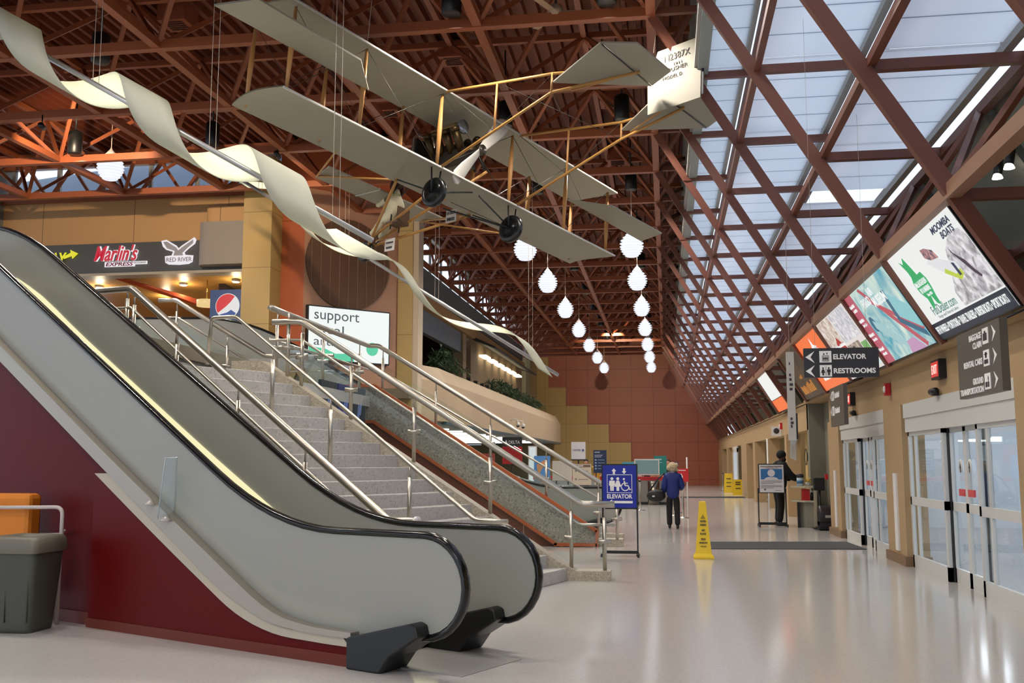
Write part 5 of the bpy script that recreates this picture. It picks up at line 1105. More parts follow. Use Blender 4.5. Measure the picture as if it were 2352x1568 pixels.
# ================================================================ FLOOR SIGNS AND OBJECTS
blue = mat('elevator_blue', '#0d1f8f', .4, emit=.05)
t = thing('sign_stand', 'blue elevator sign on a black stand beside the stairs', 'sign stand', (-.8, 17.4, 0))
fr = MB()
for x in (-1.1, -.51): fr.bar((x, 17.4, .04), (x, 17.4, 1.1), .025)
fr.lohi((-1.13, 17.2, .03), (-1.09, 17.6, .06)).lohi((-.53, 17.2, .03), (-.49, 17.6, .06)).lohi((-1.1, 17.38, .05), (-.5, 17.42, .1)); fr.build('stand_frame', black, t)
MB().lohi((-1.115, 17.375, .8), (-.495, 17.425, 1.57)).build('sign_frame', black, t); MB().lohi((-1.09, 17.365, .825), (-.52, 17.38, 1.545)).build('sign_face', blue, t)
for x in (-1.12, -.5):
    for y in (17.22, 17.58): MB().ball((x, y, .02), .02).build('caster', black, t)
k = MB(); Y0 = 17.362
for x0, z0, x1, z1 in ((-1.02, 1.38, -.59, 1.388), (-1.02, 1.075, -.59, 1.083), (-1.02, 1.075, -1.012, 1.388), (-.598, 1.075, -.59, 1.388)): k.lohi((x0, Y0, z0), (x1, Y0 + .003, z1))
k.build('border', sgw, t)
k = MB(); Nf = V((0, -1, 0)); person_icon(k, V((-.935, Y0 + .003, 1.11)), X_, Z_, Nf, .235); person_icon(k, V((-.835, Y0 + .003, 1.11)), X_, Z_, Nf, .235, True); k.build('people_icon', sgw, t)
k = MB(); c = V((-.71, Y0, 1.18))
for a in range(20):
    q0, q1 = pi * .45 + a * (1.62 * pi) / 20, pi * .45 + (a + 1) * (1.62 * pi) / 20; k.bar(c + V((.065 * cos(q0), 0, .065 * sin(q0))), c + V((.065 * cos(q1), 0, .065 * sin(q1))), .004, .016, up=(0, 0, 1))
k.lathe([(0, 0), (.018, 0), (.018, .003)], c + V((-.02, 0, .13)), 12, M=Matrix.Rotation(pi / 2, 3, 'X'))
k.bar(c + V((-.015, 0, .1)), c + V((.0, 0, .02)), .004, .022); k.bar(c + V((0, 0, .02)), c + V((.055, 0, .02)), .004, .018); k.bar(c + V((.05, 0, .02)), c + V((.08, 0, -.05)), .004, .018); k.bar(c + V((.075, 0, -.05)), c + V((.1, 0, -.04)), .004, .014); k.bar(c + V((-.005, 0, .06)), c + V((.045, 0, .06)), .004, .014)
k.build('wheelchair_icon', sgw, t)
MB().text('ELEVATOR', ((-1.02, Y0, .98), X_, Z_), w=.43, h=.075, bold=.03).build('lettering', sgw, t)
k = MB(); k.prism([(-1.0, Y0 + .003, .92), (-.935, Y0 + .003, .965), (-.935, Y0 + .003, .94), (-.585, Y0 + .003, .94), (-.585, Y0 + .003, .9), (-.935, Y0 + .003, .9), (-.935, Y0 + .003, .875)], (0, -.003, 0))
for x, s in ((-.9, 1), (-.725, -1)): k.prism([(x + dx, Y0 + .003, 1.445 + s * dz) for dx, dz in ((-.04, 0), (0, .05), (.04, 0), (.018, 0), (.018, -.05), (-.018, -.05), (-.018, 0))], (0, -.003, 0))
k.build('arrows', sgw, t)
# wet floor cone
yel = mat('caution_yellow', '#e2bd1f', .4, noise=.04)
def floor_cone(x, y, lab, s=1.0, ry=0):
    t = thing('wet_floor_cone', lab, 'wet floor sign', (x, y, 0))
    def sq(w, z): return [V((x + sx * w / 2, y + sy * w / 2, z)) for sx, sy in ((-1, -1), (1, -1), (1, 1), (-1, 1))]
    MB().loft([sq(.335 * s, 0), sq(.335 * s, .035 * s), sq(.26 * s, .09 * s), sq(.11 * s, .93 * s), sq(.105 * s, .945 * s)], smooth=False).build('shell', yel, t, bevel=.008)
    q = V((0, (.26 - .11) / 2 / .84, 1)).normalized()
    for tx, z, w in (('CAUTION', .6, .1), ('CUIDADO', .54, .105), ('WET', .45, .06), ('FLOOR', .395, .1), ('PISO', .305, .075), ('MOJADO', .245, .13)):
        yy = y - (.26 - (z - .09) * .15 / .84) / 2 * s - .004
        MB().text(tx, ((x, yy, z * s), X_, q), w=w * s, h=.034 * s, align='C', bold=.04).build('lettering', sgd, t)
    k = MB(); yy = y - .082; k.prism([(x - .04, yy, .66), (x + .04, yy, .66), (x, yy + .006, .73)], (0, -.003, 0)); k.lohi((x - .05, y - .128, .195), (x + .05, y - .118, .215)); k.build('symbol', mat('cone_symbol', '#8a7413', .5), t)
floor_cone(.585, 17.3, 'tall yellow wet floor cone standing alone on the shiny floor')
for i, (x, y, l) in enumerate(((3.25, 54.6, 'larger one'), (3.45, 50.5, 'smaller one'))):
    t = thing('caution_board', 'yellow folding caution board at the far right openings, %s' % l, 'wet floor sign', (x, y, 0), 'far caution boards'); MB().prism([(x - .25, y, 0), (x + .25, y, 0), (x + .2, y + .12, 1.0 - .25 * i), (x - .2, y + .12, 1.0 - .25 * i)], (0, .02, 0)).build('front_panel', yel, t); MB().prism([(x - .25, y + .36, 0), (x + .25, y + .36, 0), (x + .2, y + .16, 1.0 - .25 * i), (x - .2, y + .16, 1.0 - .25 * i)], (0, .02, 0)).build('rear_panel', yel, t)
    m = MB()
    for z in (.3, .5, .7 - .1 * i): m.lohi((x - .12, y - .0 + z * .12 - .012, z), (x + .12, y + z * .12, z + .04))
    m.build('print_bars', sgd, t)
# entrance mat
tag(MB().prism([(.75, 19.1, 0), (3.62, 19.45, 0), (3.55, 21.2, 0), (.8, 20.75, 0)], (0, 0, .012)).build('entrance_mat', mat('mat_charcoal', '#2f3032', .9, noise=.2, nscale=60)), 'charcoal entrance mat in front of the farther sliding door', 'mat')
tag(MB().prism([(.6, 46, 0), (3.5, 46.4, 0), (3.5, 48.2, 0), (.6, 47.6, 0)], (0, 0, .012)).build('entrance_mat', mat('mat_charcoal', '#2f3032', .9)), 'far charcoal mat near the end of the hall', 'mat')
# face covering sign
t = thing('sign_stand', 'white face covering notice on a black stand in front of the standing man', 'sign stand', (2.6, 25.9, 0))
fr = MB()
for x in (2.26, 2.93): fr.bar((x, 25.9, .05), (x, 25.9, .95), .03)
fr.lohi((2.24, 25.65, .04), (2.28, 26.15, .07)).lohi((2.91, 25.65, .04), (2.95, 26.15, .07)).lohi((2.26, 25.86, .05), (2.93, 25.94, .11)); fr.build('stand_frame', black, t)
for x in (2.26, 2.93):
    for y in (25.68, 26.12): MB().ball((x, y, .02), .02).build('caster', black, t)
MB().lohi((2.27, 25.86, .83), (2.91, 25.9, 1.56)).build('sign_frame', black, t); MB().lohi((2.295, 25.85, .85), (2.885, 25.862, 1.535)).build('sign_face', mat('paper_white', '#d8d7da', .5), t)
pb = mat('poster_blue', '#2d6da8', .5); MB().lohi((2.33, 25.845, 1.17), (2.85, 25.85, 1.43)).build('blue_field', pb, t)
k = MB(); k.prism([(2.585 + .09 * cos(a), 25.845, 1.33 + .09 * sin(a)) for a in [i * pi / 10 for i in range(20)]], (0, -.004, 0)); k.prism([(2.41, 25.845, 1.17), (2.76, 25.845, 1.17), (2.73, 25.845, 1.205), (2.66, 25.845, 1.23), (2.51, 25.845, 1.23), (2.44, 25.845, 1.205)], (0, -.004, 0)); k.build('figure', mat('paper_white', '#d8d7da', .5), t)
MB().text('FACE COVERINGS REQUIRED', ((2.33, 25.846, 1.475), X_, Z_), w=.52, h=.03, bold=.02).build('lettering', sgd, t); MB().text('PLEASE WEAR A MASK', ((2.45, 25.846, 1.445), X_, Z_), w=.3, h=.018).build('lettering', red, t)
m = MB()
for i in range(6): m.lohi((2.33, 25.846, 1.125 - .03 * i - (.02 if i > 2 else 0)), (2.84 - (.2 if i in (2, 5) else 0), 25.85, 1.135 - .03 * i - (.02 if i > 2 else 0)))
m.lohi((2.4, 25.846, .9), (2.45, 25.85, .94)).lohi((2.68, 25.846, .89), (2.82, 25.85, .9)); m.build('text_lines', mat('print_grey', '#6a6a72', .6), t)
# kiosk, things on it
beige = mat('kiosk_beige', '#b3aa92', .5)
K = thing('kiosk_counter', 'beige rounded kiosk counter beside the grey green wall', 'counter', (3.4, 26.0, 0))
pts = [(3.62, 25.55), (3.35, 25.6), (3.15, 25.75), (3.06, 26.0), (3.1, 26.25), (3.62, 26.25)]
MB().prism([(x, y, .97) for x, y in pts], (0, 0, .04)).build('counter_top', beige, K); MB().prism([(x, y, .62) for x, y in pts], (0, 0, .04)).build('shelf', beige, K); MB().prism([(3.6, 25.62, 0), (3.38, 25.68, 0), (3.26, 25.85, 0), (3.26, 26.2, 0), (3.6, 26.2, 0)], (0, 0, .62)).build('cabinet', mat('kiosk_grey', '#807d70', .6), K); MB().lohi((3.56, 25.55, 0), (3.63, 25.63, 1.0)).build('post', beige, K); MB().lohi((3.18, 25.72, 0), (3.25, 25.8, .62)).build('leg', black, K)
tag(MB().lohi((3.3, 25.68, .66), (3.48, 25.86, .94)).build('red_box', red), 'red box on the kiosk shelf', 'box')
t = thing('spray_bottle', 'small black bottle beside the red box on the kiosk shelf', 'bottle', (3.54, 25.75, .66)); MB().lathe([(.04, .66), (.045, .8), (.02, .86)], (3.54, 25.75, 0), 14).build('body', black, t); MB().lathe([(.02, .86), (.02, .9), (0, .9)], (3.54, 25.75, 0), 12).build('cap', white, t)
t = thing('wipes_tub', 'white and blue tub with a dark lid on the kiosk counter', 'tub', (3.27, 25.75, 1.01)); MB().lathe([(.08, 1.01), (.085, 1.2), (.08, 1.22)], (3.27, 25.75, 0), 18).build('body', mat('tub_white', '#b9cdd6', .4), t); MB().lathe([(.09, 1.22), (.09, 1.29), (.06, 1.31), (0, 1.31)], (3.27, 25.75, 0), 18).build('lid', mat('tub_lid', '#2a2030', .4), t); MB().lathe([(.087, 1.07), (.089, 1.15)], (3.27, 25.75, 0), 18).build('label_band', mat('tub_blue', '#3d6f95', .5), t)
t = thing('flower_arrangement', 'small yellow and green arrangement on the kiosk counter', 'plant', (3.48, 25.9, 1.01)); MB().lathe([(.05, 1.01), (.07, 1.1)], (3.48, 25.9, 0), 12).build('pot', white, t)
m = MB()
for i in range(14): a = i * 2.4; m.ball((3.48 + .09 * cos(a) * random.random(), 25.9 + .09 * sin(a), 1.12 + .06 * random.random()), .025, 6, 4)
m.build('blossom', mat('blossom_yellow', '#c9a84a', .7), t)
t = thing('sanitizer_stand', 'black sanitizer dispenser on a thin stand right of the kiosk', 'dispenser', (3.66, 25.3, 0)); MB().tube([(3.66, 25.3, .03), (3.66, 25.3, 1.0)], .025, 10).build('pole', black, t); MB().lohi((3.52, 25.22, .92), (3.78, 25.36, 1.22)).build('dispenser_box', black, t, bevel=.02); MB().lohi((3.48, 25.1, 0), (3.84, 25.5, .03)).build('foot', black, t)
t = thing('carpet_blower', 'black floor blower on a low dolly beside the grey green wall', 'blower', (3.85, 24.9, 0)); dp = mat('blower_plum', '#1d1720', .4)
RY = Matrix.Rotation(pi / 2, 3, 'Y'); MB().lathe([(.05, -.19), (.24, -.19), (.25, -.15), (.25, .15), (.24, .19), (.05, .19)], (3.74, 24.85, .33), 28, M=RY).build('housing', dp, t); MB().lohi((3.55, 24.65, .05), (3.93, 25.1, .2)).build('base_body', dp, t); MB().lohi((3.52, 24.6, .03), (3.95, 25.15, .06)).build('dolly', black, t); MB().lohi((3.67, 24.595, .3), (3.8, 24.61, .36)).build('label_plate', mat('plate_grey', '#aaa6a8', .4), t)
# trash bin and cart at the left edge
gb = mat('bin_grey', '#474a42', .5, noise=.05); t = thing('waste_bin', 'dark grey square waste bin with an open lid at the left edge', 'waste bin', (-6.1, 8.95, 0))
def rr(w, z, c=(-6.15, 9.0), r=.06):
    o = []
    for sx, sy, a0 in ((1, 1, 0), (-1, 1, pi / 2), (-1, -1, pi), (1, -1, 3 * pi / 2)):
        for k in range(4): a = a0 + k * pi / 6; o.append(V((c[0] + sx * (w / 2 - r) + r * cos(a), c[1] + sy * (w / 2 - r) + r * sin(a), z)))
    return o
MB().loft([rr(.4, 0), rr(.41, .04), rr(.5, .72), rr(.51, .76)]).build('body', gb, t)
lid = MB(); lid.loft([rr(.54, .74), rr(.56, .78), rr(.54, .86), rr(.5, .89), rr(.4, .9), rr(.34, .84)], caps=False); lid.build('lid', mat('lid_grey', '#6d6a5e', .45), t)
pn = MB()
for cx_ in (-6.26, -6.03): pn.tube([(cx_ - .07, 8.77, .62), (cx_ + .07, 8.77, .62), (cx_ + .065, 8.785, .1)], .006, 5)
pn.build('moulding', mat('bin_dark', '#34372f', .5), t)
t = thing('cart_handle', 'pale tubular cart handle with an orange bag behind the waste bin', 'cart', (-6.3, 9.35, 0)); tb = mat('tube_white', '#c9bdb6', .35)
MB().tube(rounded([(-6.9, 9.35, 1.14), (-6.02, 9.35, 1.15), (-6.02, 9.35, .0)], .08), .02, 10).build('frame_tube', tb, t); MB().tube(rounded([(-6.9, 9.55, .85), (-6.15, 9.55, .87), (-6.0, 9.37, .92)], .05), .012, 8).build('cross_tube', tb, t); MB().lohi((-7.0, 9.4, .25), (-6.42, 9.62, 1.28)).build('orange_bag', mat('bag_orange', '#d9801f', .6), t, bevel=.05)
# stanchions
chrome = mat('stanchion_chrome', '#b6b2ac', .25, 1.0)
def stanchion(x, y, lab): 
    t = thing('stanchion', lab, 'stanchion', (x, y, 0), 'queue stanchions'); MB().lathe([(.18, 0), (.18, .012), (.05, .035), (.03, .05), (.03, .95), (.04, .96), (.04, 1.02), (0, 1.03)], (x, y, 0), 20).build('post', chrome, t); MB().lathe([(.041, .94), (.041, 1.0)], (x, y, 0), 16).build('belt_head', black, t); return t
s0 = stanchion(.45, 29.6, 'steel queue stanchion beside the walking woman, nearest of the row')
for i, (x, y, l) in enumerate(((.2, 30.8, 'second behind the walking woman'), (.35, 32.4, 'third behind the walking woman'), (-.9, 34, 'left in front of the counter'), (-2.4, 34.2, 'leftmost in front of the counter'), (3.1, 57.5, 'far by the openings'))): dup(s0, (x, y, 0), 'steel queue stanchion, %s' % l)
tag(MB().tube([(.45, 29.6, .97), (.2, 30.8, .97), (.35, 32.4, .97)], .02, 6).build('queue_belt', black), 'black queue belt strung between the stanchions beside the woman', 'belt')
t = thing('red_notice', 'red distance notice on a post above the stanchions', 'sign', (.5, 31.5, 0)); MB().tube([(.62, 31.5, 0), (.62, 31.5, 1.75)], .02).build('pole', white, t); MB().lohi((.22, 31.46, 1.0), (.66, 31.49, 1.4)).build('board', mat('notice_red', '#c01c24', .5), t); MB().lohi((.3, 31.45, 1.34), (.58, 31.46, 1.36)).build('print_marks', sgw, t); k = MB(); person_icon(k, V((.44, 31.458, 1.03)), X_, Z_, Nf, .22); k.build('icon', sgw, t); MB().lohi((.2, 31.46, 1.44), (.36, 31.49, 1.6)).build('blue_card', mat('card_blue', '#23306e', .5), t)
# ================================================================ TICKET COUNTERS AND AIRLINE SIGNS
cw = mat('counter_white', '#c3c0bb', .4); cred = mat('counter_red', '#b3161d', .35); csteel = mat('counter_steel', '#8d857a', .3, .9)
def counter(x0, x1, y, lab, body=cw, top=cred, h=1.05):
    t = thing('ticket_counter', lab, 'counter', ((x0 + x1) / 2, y, 0), 'ticket counters'); MB().lohi((x0, y, 0), (x1, y + .8, h - .14)).build('body', body, t); MB().lohi((x0 - .03, y - .06, h - .14), (x1 + .03, y + .84, h)).build('top_band', top, t); MB().lohi((x0, y - .01, .0), (x1, y + .02, .1)).build('kick_plate', black, t); return t
counter(-2.5, .2, 38.6, 'long ticket counter with a red top and steel front behind the walking woman', csteel)
counter(-5.2, -2.8, 39.5, 'ticket counter with a red top left of the elevator sign', mat('counter_grey', '#9ea1a4', .4))
counter(-9.6, -6.0, 40, 'white ticket counter under the mezzanine', cw, mat('counter_dark', '#3a3533', .4))
dr = MB()
for x in (-2.2, -1.35, -.5): 
    o = MB().lathe([(.22, 0), (.22, .88), (0, .88)], (x, 38.45, 0), 24).build('counter_drum', mat('drum_steel', '#8f877c', .25, 1.0)); tag(o, 'brushed steel drum column in front of the red counter, %s' % {-2.2: 'left', -1.35: 'middle', -.5: 'right'}[x], 'column', 'steel drums at the counter')
def monitor(x, y, z, w, h, lab, face='#7f9e9c'):
    t = thing('monitor', lab, 'monitor', (x, y, z)); MB().lohi((x - w / 2, y, z), (x + w / 2, y + .06, z + h)).build('casing', white, t); MB().lohi((x - w / 2 + .04, y - .008, z + .05), (x + w / 2 - .04, y + .002, z + h - .05)).build('screen', lum('screen_' + face, face, .5), t); MB().lohi((x - .12, y, z - .05), (x + .12, y + .2, z)).build('foot', black, t)
monitor(-.75, 38.8, 1.1, .95, .62, 'monitor with a grey green screen on the red counter')
def board(name, x, y, z0, w, h, col, lab, lines=(), em=.0, pole=False, thick=.05, cat='sign'):
    t = thing(name, lab, cat, (x, y, z0)); MB().lohi((x - w / 2, y, z0), (x + w / 2, y + thick, z0 + h)).build('panel', mat('board_' + col, col, .5, emit=em) if em else mat('board_' + col, col, .5), t)
    for tx, u, v, tw, th, c in lines: MB().text(tx, ((x - w / 2 + u * w, y - .006, z0 + v * h), X_, Z_), w=tw * w, h=th * h, bold=.02).build('lettering', mat('ink_' + c, c, .5), t)
    if pole: MB().tube([(x - .3 * w, y + .03, 0), (x - .3 * w, y + .03, z0)], .025).tube([(x + .3 * w, y + .03, 0), (x + .3 * w, y + .03, z0)], .025).build('poles', black, t)
    return t
t = board('airline_banner', -6.85, 44.5, 1.52, .9, .95, '#b8141f', 'red and charcoal airline banner reading Delta under the mezzanine', ()); MB().lohi((-7.3, 44.48, 2.3), (-6.4, 44.56, 2.72)).build('header', mat('delta_dark', '#2b2f33', .5), t)
MB().text('DELTA', ((-7.0, 44.47, 2.42), X_, Z_), w=.5, h=.14).build('lettering', sgw, t); MB().prism([(-7.2, 44.478, 2.42), (-7.05, 44.478, 2.42), (-7.12, 44.478, 2.6)], (0, -.004, 0)).build('logo', sgw, t); MB().tube([(-6.85, 44.52, 2.7), (-6.85, 44.52, 2.62)], .02).build('hanger', black, t); MB().tube([(-6.85, 44.52, 0), (-6.85, 44.52, 1.52)], .03).build('pole', black, t)
t = board('airline_sign', -4.0, 46, 1.72, .65, .8, '#c9c8cc', 'white hanging airline sign reading United', (('UNITED', .12, .5, .55, .08, '#2c3a6b'),)); MB().lohi((-3.83, 45.985, 2.1), (-3.74, 45.995, 2.19)).build('logo', mat('united_globe', '#3b4a86', .5), t); MB().lohi((-4.33, 45.98, 1.68), (-3.67, 46.06, 1.73)).build('base', black, t); MB().tube([(-4.0, 46.03, 0), (-4.0, 46.03, 1.7)], .03).build('pole', black, t)
t = board('info_board', -2.75, 42, 1.15, .55, .95, '#13294b', 'tall navy airline notice behind the elevator sign', (('UNITED', .1, .88, .4, .05, '#c9d2e0'), ('====', .1, .76, .6, .03, '#c9d2e0'), ('===', .1, .69, .5, .03, '#c9d2e0')), pole=True)
m = MB()
for k in range(4): m.lohi((-2.96, 41.99, 1.3 + .12 * k), (-2.89, 41.995, 1.36 + .12 * k)).lohi((-2.84, 41.99, 1.32 + .12 * k), (-2.56, 41.995, 1.34 + .12 * k))
m.build('print_bars', mat('ink_#7fa3c8', '#7fa3c8', .5), t)
board('info_board', -.25, 40.5, 1.1, .5, .75, '#1f7f7a', 'teal green notice standing on the red counter', (('==', .12, .78, .5, .06, '#cfe6e4'), ('=-', .12, .64, .5, .06, '#cfe6e4')), pole=True)
board('info_board', -.85, 41.5, 1.35, .45, .2, '#1d3f9a', 'small blue card beside the teal notice', (('==', .12, .35, .6, .3, '#d5ddf0'),), pole=True)
board('info_board', -1.6, 42.6, 1.4, .5, .2, '#3a93ad', 'light blue card above the elevator sign', (('=-', .2, .3, .6, .3, '#e6f2f5'),), pole=True)
t = board('info_board', -3.05, 36.5, .78, .68, .75, '#b5aa98', 'beige notice board with a brown header left of the elevator sign', (), pole=True); MB().lohi((-3.36, 36.49, 1.42), (-2.74, 36.5, 1.5)).build('header', mat('header_brown', '#5e4840', .5), t); MB().lohi((-3.32, 36.484, 1.45), (-3.0, 36.49, 1.475)).build('print_marks', sgw, t)
m = MB()
for z in (1.25, .95): m.lohi((-3.3, 36.49, z), (-3.24, 36.495, z + .07)); m.lohi((-3.18, 36.49, z + .02), (-2.82, 36.495, z + .04))
m.build('print_bars', mat('print_grey', '#6a6a72', .6), t)
t = board('poster_stand', -4.55, 36.8, .85, .6, .98, '#4f86c6', 'sky blue poster with an orange figure left of the counter', (), pole=True); MB().prism([(-4.75, 36.79, 1.5), (-4.45, 36.79, 1.68), (-4.4, 36.79, 1.58), (-4.55, 36.79, 1.35), (-4.68, 36.79, 1.1)], (0, -.004, 0)).build('figure', mat('poster_orange', '#c08a5e', .6), t); MB().lohi((-4.85, 36.79, .85), (-4.25, 36.796, 1.05)).build('ground_band', mat('poster_ground', '#6c7a86', .6), t)
board('partition_panel', -3.95, 38.2, .9, .75, .75, '#b6b1a8', 'pale grey screen behind the sky blue poster', (), pole=True, cat='screen')
t = board('backlit_panel', -8.6, 46, 1.2, 1.4, .8, '#a5463e', 'red lit counter panel reading priority below the airline banner', (('PRIORITY', .08, .45, .8, .3, '#e6b8b0'),), em=.15); MB().lohi((-9.3, 46.05, 0), (-7.9, 46.1, 1.2)).build('stand', black, t)
t = thing('light_box', 'bright white light panel beside the airline banner', 'light panel', (-6.2, 46.5, 0)); MB().lohi((-6.35, 46.5, 0), (-6.05, 46.6, 2.3)).build('face', lum('panel_white', '#dfe6e6', .8), t); MB().lohi((-6.4, 46.52, 0), (-6.0, 46.64, 2.35)).build('frame', white, t)
for sg, l in ((0, 'left'), (1, 'right')):
    y = 45.0 + sg * 1.7; t = thing('security_camera', 'white dome security camera on a curved arm under the mezzanine edge, %s one' % l, 'camera', (-6.8, y, 3.3), 'security cameras')
    MB().tube([(-7.0, y, 3.48), (-6.85, y, 3.55), (-6.7, y, 3.52), (-6.66, y, 3.38)], .025, 8).build('arm', white, t); MB().lathe([(.05, 3.4), (.09, 3.34), (.09, 3.25)], (-6.66, y, 0), 16).build('housing', white, t); MB().ball((-6.66, y, 3.25), .08, 12, 8).build('dome', black, t)
# glass side cart and pale bags glimpsed behind the far rail
t = thing('luggage_cart', 'teal bin cart standing behind the far staircase rail', 'cart', (-6.9, 24.3, 0)); MB().lohi((-7.5, 24.3, 2.2), (-6.9, 24.9, 2.75)).build('bin', mat('bin_teal', '#2f6f78', .5), t, bevel=.04)
MB().lohi((-7.4, 24.35, 0), (-7.3, 24.45, 2.2)).lohi((-7.0, 24.35, 0), (-6.9, 24.45, 2.2)).build('frame', black, t)
# planters on the mezzanine cap
leafm = mat('dracaena_green', '#2f4a2c', .55, noise=.35, nscale=6); soilm = mat('planter_dark', '#3a2c22', .8)
def planter(y0, y1, n, h, lab):
    t = thing('planter', lab, 'plant', (-7.6, (y0 + y1) / 2, 4.6), 'leafy planters on the mezzanine')
    MB().lohi((-7.9, y0, 4.2), (-7.4, y1, 4.62)).build('trough', soilm, t)
    m = MB()
    for i in range(n):
        bx = V((-7.55 + random.uniform(-.2, .25), random.uniform(y0 + .2, y1 - .2), 4.7 + random.uniform(0, h * .55)))
        for k in range(16):
            a = random.uniform(0, 6.283); L = random.uniform(.3, .6); el = random.uniform(-.1, 1.1); d = V((cos(a) * cos(el), sin(a) * cos(el), sin(el))); sd = V((-sin(a), cos(a), 0)) * random.uniform(.025, .04)
            p1 = bx + d * L * .55; p2 = bx + d * L - V((0, 0, L * .35))
            m.add([bx, p1 + sd, p1 - sd, p2], [(0, 2, 1), (1, 2, 3)])
    m.build('leaves', leafm, t)
planter(31.8, 36.0, 34, 1.0, 'tall leafy dracaena planter on the mezzanine beside the tower')
planter(42.5, 51, 60, .7, 'long leafy planter on the mezzanine cap, nearer half')
planter(51.2, 59.5, 50, .6, 'long leafy planter on the mezzanine cap, farther half')
pl_ = MB()
for y in (37.0, 38.4, 39.8, 41): pl_.lohi((-7.45, y, 4.64), (-7.3, y + .12, 4.78))
struct(pl_.build('trim_10', black), 'small dark clips along the mezzanine cap', 'trim')
t = thing('wall_clock', 'round white clock on the niche wall behind the kiosk', 'clock', (3.95, 29.5, 1.75)); MB().lathe([(0, 0), (.2, 0), (.22, .02), (.22, .05), (0, .05)], (4.0, 29.6, 1.75), 28, M=Matrix.Rotation(-pi / 2, 3, 'Y')).build('dial', white, t); MB().tube(arc((3.95, 29.6, 1.75), .22, 0, 2 * pi, 28, (0, 1, 0), (0, 0, 1)), .02, 6).build('rim', black, t)
struct(MB().lohi((3.95, 29.4, 0), (4.25, 29.8, 2.75)).build('wall_niche_pier', ylw), 'yellow tan pier inside the first opening', 'wall')
o = tag(MB().tube([(3.45, 35.5, .0), (3.45, 35.5, 2.4)], .03, 10).build('white_pole', white), 'thin white pole before the right hand openings', 'pole')
t = thing('door_3', 'white far sliding door among the right hand openings', 'door', (3.55, 53, 0), kind='structure'); MB().lohi((3.5, 51.4, 0), (3.56, 51.6, 2.3)).lohi((3.5, 54.2, 0), (3.56, 54.4, 2.3)).lohi((3.5, 51.4, 2.1), (3.56, 54.4, 2.4)).build('frame', alu, t); MB().lohi((3.52, 51.6, 0), (3.54, 54.2, 2.1)).build('pane', lum('door_sky', '#c8d4e0', .7), t)

# ================================================================ PEOPLE
skinm = mat('skin_light', '#b98a6c', .5); skind = mat('skin_dark', '#5d3c2c', .5)
def hand(pts, edges, wrist_i, wrist, d, n, side):
    """palm, four bent fingers and a thumb from the wrist along d, palm facing n"""
    d = V(d).normalized(); n = V(n).normalized(); s = d.cross(n) * side; w = V(wrist)
    k = len(pts); pts.append((w + d * .05, (.034, .02))); edges.append((wrist_i, k)); pts.append((w + d * .085, (.036, .018))); edges.append((k, k + 1))
    for j, (o, L) in enumerate(((-.03, .065), (-.01, .075), (.01, .07), (.028, .055))):
        b = w + d * .095 + s * o; i = len(pts); pts += [(b, .0095), (b + d * L * .5 + n * .012, .009), (b + d * L * .8 + n * .035, .008)]; edges += [(k + 1, i), (i, i + 1), (i + 1, i + 2)]
    b = w + d * .04 - s * .035; i = len(pts); pts += [(b, .011), (b + d * .035 - s * .018 + n * .012, .01), (b + d * .06 - s * .01 + n * .028, .009)]; edges += [(k, i), (i, i + 1), (i + 1, i + 2)]
